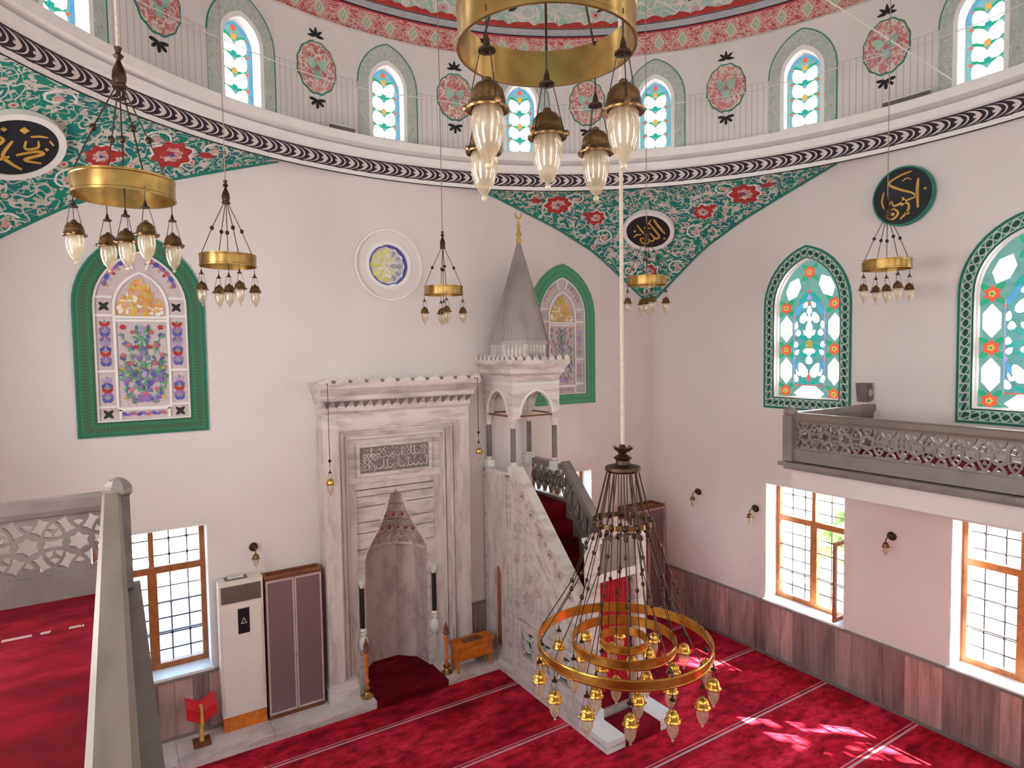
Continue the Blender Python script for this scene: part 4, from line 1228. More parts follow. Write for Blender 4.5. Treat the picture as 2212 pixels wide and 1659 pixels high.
# inscription head panel
bb = MB(); bb.box(CX - 0.74, CX + 0.74, 8.97, 9.03, 3.0, 3.77); bb.build('head_panel', 'marble', mih)
bb = MB(); bb.prism(rect(CX - 0.60, CX + 0.60, 3.20, 3.68), lambda u, v, d: (u, 8.97 - d, v), 0, 0.035, [rect(CX - 0.545, CX + 0.545, 3.25, 3.63)]); bb.build('inscription_frame', 'marble', mih)
bb = MB(); bb.box(CX - 0.545, CX + 0.545, 8.962, 8.972, 3.25, 3.63); ins = bb.build('inscription_ground', 'marble_grey', mih)
bb = MB()
rnd = random.Random(3)
mi = lambda u, v, d: (u, 8.962 - d, v)
for row in range(2):
    x = CX + 0.52
    base = 3.30 + row * 0.17
    while x > CX - 0.50:
        k = rnd.randrange(5)
        if k == 0:
            bb.strip([(x, base + 0.15), (x - 0.004, base)], [0.012, 0.016], mi, 0, 0.012); x -= 0.026
        elif k == 1:
            bb.strip([(x, base + 0.13), (x, base + 0.01), (x - 0.02, base - 0.012), (x - 0.05, base)], [0.012, 0.016, 0.016, 0.01], mi, 0, 0.012); x -= 0.055
        elif k == 2:
            bb.strip([(x - 0.02 + 0.024 * math.cos(t * 0.8), base + 0.03 + 0.024 * math.sin(t * 0.8)) for t in range(8)], 0.013, mi, 0, 0.012, closed=True); bb.strip([(x, base + 0.02), (x - 0.02, base - 0.02), (x - 0.06, base - 0.03)], 0.012, mi, 0, 0.012); x -= 0.055
        elif k == 3:
            bb.strip([(x, base + 0.04), (x - 0.02, base), (x - 0.06, base - 0.005), (x - 0.09, base + 0.03)], [0.01, 0.017, 0.017, 0.01], mi, 0, 0.012)
            bb.prism(hexa((x - 0.045, base + 0.06), 0.018, 0.018), mi, 0, 0.012); x -= 0.085
        else:
            bb.strip([(x - 0.06, base + 0.12), (x, base + 0.07), (x - 0.05, base + 0.04), (x - 0.01, base), (x - 0.06, base - 0.01)], 0.012, mi, 0, 0.012); x -= 0.06
        if rnd.random() < 0.7:
            bb.strip([(x + 0.01, base + 0.10 + rnd.uniform(-.02, .03)), (x + 0.04, base + 0.115 + rnd.uniform(-.02, .03))], 0.009, mi, 0, 0.012)
bb.build('inscription', 'marble_v', ins, kind='stuff', label='raised Arabic lettering in two rows')
# niche surround with its stepped pointed opening
prof = [(0.50, 0.1), (0.50, 1.95), (0.465, 2.06), (0.41, 2.17), (0.34, 2.28), (0.265, 2.40), (0.205, 2.52), (0.155, 2.64), (0.115, 2.76), (0.085, 2.87), (0.0, 2.95)]
poly = [(CX - 0.62, 0.1)] + [(CX - h, z) for h, z in prof] + [(CX + h, z) for h, z in reversed(prof[:-1])] + [(CX + 0.62, 0.1), (CX + 0.62, 3.02), (CX - 0.62, 3.02)]
poly = poly[::-1]
bb = MB(); bb.prism(poly, lambda u, v, d: (u, 8.97 + d, v), 0, 0.07); bb.build('spandrel_panel', 'marble', mih)
frame_part('niche_frame', 0.74, 0.62, 3.10, 3.02, 8.93, 9.0, 'marble_v', 'marble_v')
for zz in (2.12, 2.36, 2.52, 2.75, 2.9):
    for s in (-1, 1):
        hw = next(h for h, z in prof if z >= zz) + 0.05
        bb = MB(); bb.box(*sorted((CX + s * 0.61, CX + s * hw)), 8.962, 8.975, zz, zz + 0.012); bb.build('carved_line', 'marble_grey', mih)
# niche shell: five plain facets, then stalactite tiers
plan = [(-0.50, 9.02), (-0.44, 9.34), (-0.20, 9.56), (0.20, 9.56), (0.44, 9.34), (0.50, 9.02)]
for i in range(5):
    (a, ya), (c, yc_) = plan[i], plan[i + 1]
    bb = MB(); bb.add([(CX + a, ya, 0.1), (CX + c, yc_, 0.1), (CX + c, yc_, 1.95), (CX + a, ya, 1.95), (CX + a * 1.1, ya + 0.03, 0.1), (CX + c * 1.1, yc_ + 0.03, 0.1), (CX + c * 1.1, yc_ + 0.03, 1.95), (CX + a * 1.1, ya + 0.03, 1.95)],
                      [(0, 1, 2, 3), (7, 6, 5, 4), (0, 4, 5, 1), (3, 2, 6, 7)]); bb.build('niche_facet', 'marble_rose', mih)
bb = MB()
for i in range(5):
    (a, ya), (c, yc_) = plan[i], plan[i + 1]
    bb.add([(CX + a, ya, 1.93), (CX + c, yc_, 1.93), (CX + c, yc_, 1.99), (CX + a, ya, 1.99), (CX + a * .93, ya - 0.035, 1.95), (CX + c * .93, yc_ - 0.035, 1.95), (CX + c * .93, yc_ - 0.035, 1.99), (CX + a * .93, ya - 0.035, 1.99)],
           [(0, 1, 5, 4), (4, 5, 6, 7), (3, 2, 6, 7)])
bb.build('niche_band', 'marble', mih)
tiers = [(1.97, 0.50), (2.09, 0.475), (2.20, 0.41), (2.32, 0.335), (2.44, 0.265), (2.57, 0.20), (2.72, 0.14), (2.91, 0.085)]
for k in range(len(tiers) - 1):
    (za, ha), (zb, hb) = tiers[k], tiers[k + 1]
    nseg = max(5, 14 - 2 * k)
    bb = MB()
    def pl(h, z, jag, n=nseg):
        out = []
        for i in range(2 * n + 1):
            t = PI * i / (2 * n)
            r = 1.0 - (jag if i % 2 else 0.0)
            out.append((CX - h * 1.02 * math.cos(t) * r, 9.0 + min(0.55, h * 1.1) * math.sin(t) * r, z))
        return out
    A, B, C_ = pl(ha, za, 0.0), pl(ha, zb - 0.04, 0.10), pl(hb, zb, 0.0)
    m = len(A)
    bb.add(A + B + C_, [(i, i + 1, m + i + 1, m + i) for i in range(m - 1)] + [(m + i, m + i + 1, 2 * m + i + 1, 2 * m + i) for i in range(m - 1)])
    bb.build('stalactite_tier', 'marble_rose', mih)
    if k in (2, 3, 4):
        bb = MB()
        for i in range(1, 2 * nseg, 2):
            x, y, z = pl(ha * 0.97, (za + zb) / 2, 0.0)[i]
            bb.ball((x, y - 0.01, z), 0.024, 6, 4, 1.4)
        bb.build('red_tips', 'red_paint' if k != 3 else 'marble_rose', mih, kind='stuff')
bb = MB(); bb.lathe([(0.001, 0.06), (0.09, 0.0)], 8, (CX, 9.03, 2.9)); bb.build('niche_peak', 'marble_rose', mih)
# colonettes
for s in (-1, 1):
    x, y = CX + s * 0.575, 8.955
    bb = MB(); bb.lathe([(0.032, 0.98), (0.032, 1.58)], 12, (x, y - 0.03, 0), cap=True); bb.build('colonette_shaft', 'dark_void', mih, smooth=True)
    bb = MB(); bb.lathe([(0.03, 0.98), (0.055, 0.95), (0.06, 0.90), (0.04, 0.86), (0.075, 0.80), (0.075, 0.70), (0.03, 0.62)], 12, (x, y - 0.03, 0), cap=True); bb.build('colonette_base', 'marble_white', mih, smooth=True)
    bb = MB(); bb.lathe([(0.032, 1.58), (0.055, 1.64), (0.06, 1.70)], 12, (x, y - 0.03, 0), cap=True); bb.build('colonette_capital', 'marble_white', mih, smooth=True)
    bb = MB(); bb.lathe([(0.036, 0.965), (0.058, 0.945), (0.058, 0.935)], 12, (x, y - 0.03, 0)); bb.build('gilt_ring', 'gold_paint', mih)
# flared cornice with carved rows and a cresting
bb = MB()
pr = [(0.00, 4.16), (0.015, 4.20), (0.02, 4.27), (0.06, 4.36), (0.065, 4.42), (0.12, 4.53), (0.13, 4.60)]
rings = []
for e, z in pr:
    hw = 1.13 + e * 0.75; y = 8.72 - e * 1.9
    rings.append([(CX - hw, 9.03, z), (CX - hw, y, z), (CX + hw, y, z), (CX + hw, 9.03, z)])
for a, b_ in zip(rings, rings[1:]):
    bb.add(a + b_, [(0, 1, 5, 4), (1, 2, 6, 5), (2, 3, 7, 6)])
bb.add(rings[-1], [(0, 1, 2, 3)])
bb.build('cornice', 'marble', mih)
for i in range(17):
    x = CX - 1.08 + 2.16 * i / 16
    bb = MB(); bb.add([(x - 0.05, 8.67, 4.33), (x + 0.05, 8.67, 4.33), (x, 8.69, 4.24), (x - 0.05, 8.585, 4.345), (x + 0.05, 8.585, 4.345)], [(0, 2, 1), (3, 4, 2), (3, 2, 0), (4, 1, 2), (0, 1, 4, 3)])
    bb.build('carved_dentil', 'marble_grey', mih)
for i in range(11):
    x = CX - 1.14 + 2.28 * i / 10
    bb = MB(); bb.prism([(x - 0.10, 4.60), (x + 0.10, 4.60), (x + 0.085, 4.63), (x + 0.03, 4.645), (x, 4.675), (x - 0.03, 4.645), (x - 0.085, 4.63)], lambda u, v, d: (u, 8.48 + d, v), 0, 0.05); bb.build('crest_palmette', 'marble', mih)
    bb = MB(); bb.prism(circ((x + 0.11, 4.615), 0.028, 8), lambda u, v, d: (u, 8.476 + d, v), 0, 0.05); bb.build('crest_knob', 'marble_col', mih)

# ------------------------------------------------------------------ minbar
mn = thing('stepped_pulpit', 'tall carved marble pulpit with stairs, pointed canopy and red curtain', 'pulpit', (5.58, 7.5, 0.0))
X0, X1 = 5.09, 6.07
bb = MB(); bb.box(4.99, 6.17, 6.42, YW, 0.0, 0.10); bb.build('plinth', 'marble', mn)
bb = MB(); bb.box(5.03, 6.13, 6.42, YW, 0.10, 0.16); bb.build('plinth_moulding', 'marble', mn)
for xa, xb in ((4.99, 5.29), (5.88, 6.18)):
    bb = MB(); bb.box(xa, xb, 5.86, 6.42, 0.0, 0.15); bb.build('front_slab', 'marble_white', mn)
    bb = MB(); bb.box(xa - 0.005, xb + 0.005, 5.855, 6.43, 0.06, 0.085); bb.build('slab_groove', 'marble', mn)
bb = MB(); bb.box(5.29, 5.88, 5.84, 6.30, 0.0, 0.14); bb.build('carpeted_step', 'carpet_gallery', mn)
mpl = lambda u, v, d: (X0 + d, u, v)
side = [(6.38, 0.16), (8.99, 0.16), (8.99, 3.14), (8.06, 3.14), (8.02, 3.24), (6.38, 1.62)]
# left side with narrow arched recess and pierced lower panels
h1 = arch(8.60, 0.085, 0.28, 1.46, 1.60, 5)
h2 = [rect(7.62, 7.92, 0.40, 0.80), rect(7.18, 7.48, 0.40, 0.80), rect(6.74, 7.04, 0.40, 0.80)]
def inset(poly): return poly
bb = MB(); bb.prism(side, mpl, 0.0, 0.11, [h1] + h2); bb.build('left_side', 'marble_v', mn)
bb = MB(); bb.box(X0 + 0.03, X0 + 0.05, 8.50, 8.70, 0.26, 1.62); bb.build('recess_back', 'wood_frame', mn)
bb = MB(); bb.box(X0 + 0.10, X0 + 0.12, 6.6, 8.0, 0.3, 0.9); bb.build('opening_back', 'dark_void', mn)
for r_ in h2:
    (ua, va), (ub, _), (_, vb), _ = r_
    bb = MB()
    cu, cv = (ua + ub) / 2, (va + vb) / 2
    bb.strip(circ((cu, cv), 0.10, 14), 0.028, mpl, 0.01, 0.08, closed=True)
    for a in range(4):
        t = R(45 + 90 * a)
        bb.strip([(cu + 0.09 * math.cos(t), cv + 0.09 * math.sin(t)), (cu + 0.2 * math.cos(t), cv + 0.25 * math.sin(t))], 0.028, mpl, 0.01, 0.08)
    bb.strip([(cu - 0.15, cv), (cu - 0.09, cv)], 0.028, mpl, 0.01, 0.08); bb.strip([(cu + 0.15, cv), (cu + 0.09, cv)], 0.028, mpl, 0.01, 0.08)
    bb.build('pierced_tracery', 'marble_white', mn)
# raised framing of the left side
bb = MB()
for pth, wd in (([(8.99, 3.10), (8.10, 3.10)], 0.06), ([(8.22, 0.18), (8.22, 3.1)], 0.05), ([(8.30, 0.18), (8.30, 3.1)], 0.03), ([(8.96, 0.18), (8.96, 3.1)], 0.05), ([(8.06, 0.18), (8.06, 3.1)], 0.05), ([(8.0, 0.92), (6.40, 0.92)], 0.05), ([(8.0, 0.32), (6.40, 0.32)], 0.04)):
    bb.strip(pth, wd, mpl, -0.022, 0.0)
bb.build('panel_frames', 'marble', mn)
bb = MB(); bb.strip([(8.04, 3.22), (6.38, 1.58)], 0.10, mpl, -0.03, 0.12); bb.build('left_handrail', 'marble', mn)
bb = MB(); bb.strip([(8.02, 2.72), (6.38, 1.10)], 0.045, mpl, -0.025, 0.0); bb.strip([(8.02, 2.58), (6.52, 1.10)], 0.03, mpl, -0.02, 0.0); bb.strip([(7.98, 0.98), (6.62, 0.98), (7.98, 2.33), (7.98, 0.98)], 0.035, mpl, -0.022, 0.0); bb.build('stringer_mouldings', 'marble', mn)
for i in range(7):      # carved rosettes along the slope
    t = (i + 0.6) / 7
    u, v = 8.0 - 1.62 * t, 2.98 - 1.62 * t
    bb = MB(); bb.prism(flower((u, v), 0.075, 6, 0.4, 30), mpl, -0.014, 0.0); bb.prism(flower((u - 0.115, v - 0.115), 0.04, 4, 0.5, 20), mpl, -0.014, 0.0); bb.build('carved_rosette', 'marble_rose', mn)
    bb = MB(); bb.prism(circ((u, v), 0.024, 8), mpl, -0.018, 0.0); bb.build('rosette_eye', 'marble_grey', mn)
for u, v, r in ((7.72, 1.28, 0.17), (7.72, 1.66, 0.12), (7.34, 1.18, 0.12), (7.80, 1.92, 0.07), (7.08, 1.10, 0.07), (7.48, 1.50, 0.07)):
    bb = MB(); bb.prism(flower((u, v), r, 8, 0.35, 48), mpl, -0.014, 0.0, [circ((u, v), r * 0.45, 16)]); bb.build('carved_boss', 'marble_rose', mn)
    bb = MB()
    for q in range(8):
        bb.prism(petal((u + r * 0.3 * math.cos(q * PI / 4), v + r * 0.3 * math.sin(q * PI / 4)), r * 0.5, r * 0.2, q * PI / 4), mpl, -0.022, 0.0)
    bb.build('boss_petals', 'marble', mn)
# right side: solid below, pierced parapet above
mpr = lambda u, v, d: (X1 - d, u, v)
side_r = [(6.38, 0.16), (8.99, 0.16), (8.99, 2.66), (8.06, 2.66), (6.38, 1.02)]
bb = MB(); bb.prism(side_r, mpr, 0.0, 0.11); bb.build('right_side', 'marble_grey', mn)
bb = MB(); bb.strip([(8.04, 3.22), (6.38, 1.58)], 0.10, mpr, -0.02, 0.13); bb.strip([(8.99, 3.16), (8.04, 3.16)], 0.09, mpr, -0.02, 0.13); bb.build('right_handrail', 'marble_grey', mn)
bb = MB()
def skew(u, v): return (u, v + (u - 8.04) + 3.22)         # v = 0 on the handrail line
for i in range(9):
    u = 8.0 - 0.09 - i * 0.18
    bb.strip([skew(u + 0.085 * math.cos(t * PI / 6), -0.30 + 0.19 * math.sin(t * PI / 6)) for t in range(12)], 0.03, mpr, 0.03, 0.08, closed=True)
    bb.strip([skew(u + 0.09, -0.07), skew(u - 0.09, -0.53)], 0.028, mpr, 0.03, 0.08)
    bb.strip([skew(u - 0.09, -0.07), skew(u + 0.09, -0.53)], 0.028, mpr, 0.03, 0.08)
    bb.strip([skew(u + 0.09, -0.05), skew(u + 0.09, -0.57)], 0.022, mpr, 0.03, 0.08)
bb.strip([skew(8.02, -0.52), skew(6.40, -0.52)], 0.07, mpr, 0.02, 0.09)
for i in range(5):
    u = 8.95 - 0.09 - i * 0.18
    bb.strip(circ((u, 2.9), 0.085, 12), 0.03, mpr, 0.03, 0.08, closed=True)
    bb.strip([(u - 0.09, 2.68), (u + 0.09, 3.12)], 0.028, mpr, 0.03, 0.08); bb.strip([(u + 0.09, 2.68), (u - 0.09, 3.12)], 0.028, mpr, 0.03, 0.08)
bb.build('pierced_parapet', 'marble_grey', mn)
# stairs
for i in range(10):
    y = 6.46 + i * 0.165
    bb = MB(); bb.box(X0 + 0.11, X1 - 0.11, y, YW - 0.05, 0.16 + i * 0.245, 0.16 + (i + 1) * 0.245); bb.build('stair_step', 'carpet_gallery', mn)
# gate at the foot of the stairs
for xa, xb in ((5.10, 5.25), (5.91, 6.06)):
    bb = MB(); bb.box(xa, xb, 6.28, 6.42, 0.10, 2.50); bb.build('gate_pillar', 'marble', mn)
    bb = MB(); bb.box(xa - 0.02, xb + 0.02, 6.26, 6.44, 2.50, 2.56); bb.build('pillar_cap', 'marble_white', mn)
    bb = MB(); bb.box(xa - 0.025, xb + 0.025, 6.255, 6.445, 0.10, 0.30); bb.build('pillar_base', 'marble_white', mn)
bb = MB(); bb.box(5.25, 5.91, 6.30, 6.40, 1.97, 2.08); bb.build('gate_lintel', 'marble_white', mn)
bb = MB(); bb.box(5.25, 5.91, 6.32, 6.38, 2.08, 2.50); bb.build('gate_panel', 'marble_grey', mn)
bb = MB(); bb.prism([(5.12, 2.54), (6.04, 2.54), (5.98, 2.62), (5.84, 2.60), (5.74, 2.72), (5.65, 2.68), (5.58, 2.84), (5.51, 2.68), (5.42, 2.72), (5.32, 2.60), (5.18, 2.62)], lambda u, v, d: (u, 6.32 + d, v), 0, 0.07); bb.build('gate_crest', 'marble_rose', mn)
bb = MB()
pts = [(5.25 + 0.66 * i / 40, 6.42 + 0.018 * math.sin(i * 1.15)) for i in range(41)]
bb.add([(x, y, 0.42) for x, y in pts] + [(x, y, 1.99) for x, y in pts] + [(x, y + 0.008, 0.42) for x, y in pts] + [(x, y + 0.008, 1.99) for x, y in pts],
       [(i, i + 1, 42 + i, 41 + i) for i in range(40)] + [(82 + i + 1, 82 + i, 123 + i, 123 + i + 1) for i in range(40)] + [(i + 1, i, 82 + i, 83 + i) for i in range(40)])
bb.build('curtain', 'curtain_red', mn, smooth=True, label='red cloth curtain in the gate')
bb = MB(); bb.tube([(5.25, 6.43, 1.99), (5.91, 6.43, 1.99)], 0.012, 8); bb.build('curtain_rod', 'brass', mn)
# canopy on four columns
for cx_, cy_ in ((5.15, 8.19), (5.93, 8.19), (5.15, 8.92), (5.93, 8.92)):
    bb = MB(); bb.box(cx_ - 0.065, cx_ + 0.065, cy_ - 0.065, cy_ + 0.065, 3.10, 3.24); bb.build('column_pedestal', 'marble_white', mn)
    bb = MB(); bb.lathe([(0.058, 3.24), (0.058, 3.27), (0.045, 3.30)], 14, (cx_, cy_, 0)); bb.build('column_base', 'marble', mn, smooth=True)
    bb = MB(); bb.lathe([(0.044, 3.30), (0.041, 3.82)], 14, (cx_, cy_, 0)); bb.build('column_shaft', 'marble_col', mn, smooth=True)
    bb = MB(); bb.lathe([(0.042, 3.82), (0.048, 3.84), (0.07, 3.93), (0.078, 3.97)], 14, (cx_, cy_, 0), cap=True); bb.build('column_capital', 'marble', mn, smooth=True)
KX, KY = 5.54, 8.555
def kmap(f):
    ca, sa = math.cos(f), math.sin(f)
    def mp(u, v, d):
        x, y = u, -0.44 + d
        return (KX + x * ca - y * sa, KY + x * sa + y * ca, v)
    return mp
for k in range(4):
    mp = kmap(k * PI / 2)
    a = arch(0, 0.30, 3.97, 4.04, 4.40, 8)
    he = 0.44 if k % 2 == 0 else 0.339
    outline = [(-he, 3.97), (-0.30, 3.97)] + a[-1:1:-1] + [(0.30, 3.97), (he, 3.97), (he, 4.62), (-he, 4.62)]
    bb = MB(); bb.prism(outline, mp, 0.0, 0.10); bb.build('arch_panel', 'marble', mn)
    bb = MB(); bb.strip(a[2:], 0.04, mp, -0.015, 0.0); bb.strip([(-0.43, 4.50), (0.43, 4.50)], 0.03, mp, -0.02, 0.0); bb.build('arch_moulding', 'marble_white', mn)
    x0, y0, z0 = mp(-0.40, 4.0, 0.02); x1, y1, z1 = mp(0.40, 4.0, 0.02)
    bb = MB(); bb.tube([(x0, y0, z0), (x1, y1, z1)], 0.014, 6); bb.build('tie_bar', 'wood_brown', mn)
bb = MB()
lv = [(0.44, 4.56), (0.46, 4.62), (0.50, 4.66), (0.505, 4.72), (0.56, 4.80), (0.565, 4.86)]
sq = lambda h, z: [(KX - h, KY - h, z), (KX + h, KY - h, z), (KX + h, KY + min(h, .46), z), (KX - h, KY + min(h, .46), z)]
for (ha, za), (hb, zb) in zip(lv, lv[1:]):
    bb.add(sq(ha, za) + sq(hb, zb), [(0, 1, 5, 4), (1, 2, 6, 5), (2, 3, 7, 6), (3, 0, 4, 7)])
bb.add(sq(0.565, 4.86), [(0, 1, 2, 3)]); bb.build('canopy_cornice', 'marble', mn)
for k in range(8):
    for q in range(2):
        u = -0.51 + 1.02 * k / 7
        def put(mp_):
            bb = MB(); bb.prism([(u - 0.05, 4.86), (u + 0.05, 4.86), (u + 0.055, 4.90), (u + 0.02, 4.915), (u, 4.95), (u - 0.02, 4.915), (u - 0.055, 4.90)], mp_, 0, 0.04); bb.build('crest_merlon', 'marble', mn)
            bb = MB(); bb.prism(circ((u + 0.073, 4.89), 0.018, 7), mp_, -0.002, 0.03); bb.build('crest_drop', 'marble_col', mn)
        if q == 0: put(lambda a, v, d: (KX + a, KY - 0.56 + d, v))
        else: put(lambda a, v, d: (KX - 0.56 + d, KY - a * 0.9 - 0.03, v))
def octa(r, z): return [(KX + r * math.cos(R(22.5 + 45 * i)), KY + r * math.sin(R(22.5 + 45 * i)), z) for i in range(8)]
for i in range(8):
    A, B = octa(0.475, 4.86), octa(0.475, 5.12)
    j = (i + 1) % 8
    bb = MB(); bb.quad(A[i], A[j], B[j], B[i])
    bb.build('drum_face', 'marble', mn)
    for q in range(1, 6):
        t = q / 6
        p = tuple(A[i][c] + (A[j][c] - A[i][c]) * t for c in range(3)); p2 = (p[0], p[1], 5.11)
        bb = MB(); bb.tube([p, p2], 0.012, 4); bb.build('drum_rib', 'lead_grey', mn)
bb = MB(); a_, b2_ = octa(0.50, 5.10), octa(0.50, 5.16)
bb.add(a_ + b2_, [(i, (i + 1) % 8, 8 + (i + 1) % 8, 8 + i) for i in range(8)] + [tuple(range(8)), tuple(range(15, 7, -1))]); bb.build('eaves', 'lead_grey', mn)
for i in range(8):
    A = octa(0.47, 5.15); j = (i + 1) % 8; apex = (KX, KY, 6.78)
    bb = MB(); bb.add([A[i], A[j], apex], [(0, 1, 2)])
    for q in range(1, 6):
        t = q / 6
        p = Vector(A[i]).lerp(Vector(A[j]), t)
        bb.tube([p, p.lerp(Vector(apex), 0.93)], [0.011, 0.004], 4)
    bb.build('spire_face', 'lead_grey', mn)
    bb = MB(); bb.tube([A[i], apex], [0.016, 0.008], 5); bb.build('spire_rib', 'lead_grey', mn)
bb = MB(); bb.lathe([(0.03, 6.70), (0.045, 6.76), (0.022, 6.80), (0.05, 6.84), (0.028, 6.90), (0.018, 6.93), (0.034, 6.97), (0.012, 7.02), (0.008, 7.10)], 12, (KX, KY, 0)); bb.build('finial', 'gold_paint', mn, smooth=True)
bb = MB(); bb.tube([(KX + 0.055 * math.sin(R(a)), KY, 7.15 - 0.055 * math.cos(R(a))) for a in range(-140, 141, 20)], [0.003, .006, .009, .011, .013, .014, .015, .015, .015, .014, .013, .011, .009, .006, .003], 6); bb.build('crescent', 'gold_paint', mn, smooth=True)

# ------------------------------------------------------------------ galleries and balustrades
ZG = 3.60
b = MB(); b.box(XL, -0.02, YB, 4.44, 3.30, ZG); gl_ = b.build('floor_gallery_left', 'plaster', kind='structure')
b = MB(); b.box(XL, -0.07, YB, 4.42, ZG, ZG + 0.015); b.build('gallery_carpet', 'carpet_gallery', gl_, label='dark red carpet on the near gallery')
b = MB(); b.box(7.02, XW, YB, 4.74, 3.28, ZG); gr_ = b.build('floor_gallery_right', 'plaster', kind='structure')
b = MB(); b.box(7.10, XW, YB, 4.66, ZG, ZG + 0.015); b.build('gallery_carpet', 'carpet_gallery', gr_, label='red carpet on the far gallery')
for par, xa, xb, yb_ in ((gl_, XL, 0.10, 4.58), (gr_, 6.90, XW, 4.86)):
    b = MB(); b.box(xa, xb, YB, yb_, 3.555, 3.60); b.box(xa if xa == XL else xa + 0.05, xb - 0.05 if xb == 0.10 else xb, YB, yb_ - 0.05, 3.51, 3.555)
    b.build('edge_moulding', 'marble_grey', par)

def lattice(bb, mp, u0, u1, zc, hh, t0=-0.016, t1=0.016):
    """pierced panel: six-pointed stars, bow-ties and small triangles cut through a slab"""
    n = max(1, round((u1 - u0) / 0.235))
    s = (u1 - u0) / n
    holes = []
    lo, hi = zc - hh + 0.004, zc + hh - 0.004
    def cut(poly):
        us = [p[0] for p in poly]
        if min(us) < u0 + 0.008 or max(us) > u1 - 0.008:
            poly = [(min(max(p[0], u0 + 0.012), u1 - 0.012), p[1]) for p in poly]
            us = [p[0] for p in poly]
            if max(us) - min(us) < 0.03: return
        vs = [min(max(p[1], lo), hi) for p in poly]
        if max(vs) - min(vs) < 0.022: return
        # drop repeated points left by the clipping
        out = []
        for p in zip([q[0] for q in poly], vs):
            if not out or math.hypot(p[0] - out[-1][0], p[1] - out[-1][1]) > 0.002: out.append(p)
        def area(q): return abs(sum(q[i][0] * q[(i + 1) % len(q)][1] - q[(i + 1) % len(q)][0] * q[i][1] for i in range(len(q)))) / 2
        if len(out) >= 3 and area(out) > 0.00022: holes.append(out)
    rows = ((0, 0.0), (1, 0.5), (-1, 0.5))
    def pos(r, k, sh): return (u0 + (k + 0.5 + sh) * s, zc + r * s * 0.866)
    for r, sh in rows:
        for k in range(-1, n + 1):
            c = pos(r, k, sh)
            if not (u0 < c[0] < u1) or r != 0: continue
            cut([(c[0] + s * (0.235 if q % 2 else 0.165) * math.cos(q * PI / 6), c[1] + s * (0.235 if q % 2 else 0.165) * math.sin(q * PI / 6)) for q in range(12)])
    def bow(c, a):
        ca, sa = math.cos(a), math.sin(a)
        P_ = [(-0.19, -0.12), (-0.08, -0.085), (0.08, -0.085), (0.19, -0.12), (0.165, 0.0), (0.19, 0.12), (0.08, 0.085), (-0.08, 0.085), (-0.19, 0.12), (-0.165, 0.0)]
        cut([(c[0] + s * (x * ca - y * sa), c[1] + s * (x * sa + y * ca)) for x, y in P_])
    def tri(c, a):      # narrow end towards the star, a = direction from the star
        ca, sa = math.cos(a), math.sin(a)
        P_ = [(0.36, 0.0), (0.42, -0.055), (0.50, -0.125), (0.535, 0.0), (0.50, 0.125), (0.42, 0.055)]
        cut([(c[0] + s * (x * ca - y * sa), c[1] + s * (x * sa + y * ca)) for x, y in P_])
    for k in range(-1, n + 1):
        c = pos(0, k, 0)
        bow((c[0] + s / 2, c[1]), 0)
        for a in (60, 120, 240, 300):
            bow((c[0] + s / 2 * math.cos(R(a)), c[1] + s / 2 * math.sin(R(a))), R(a))
        for a in (30, 90, 150, 210, 270, 330):
            tri(c, R(a))
    for r in (1, -1):
        for k in range(-2, n + 1):
            c = pos(r, k, 0.5)
            for a in ((210, 270, 330) if r > 0 else (30, 90, 150)):
                if a in (90, 270): tri(c, R(a))
    bb.prism(rect(u0, u1, zc - hh, zc + hh), mp, t0, t1, holes)
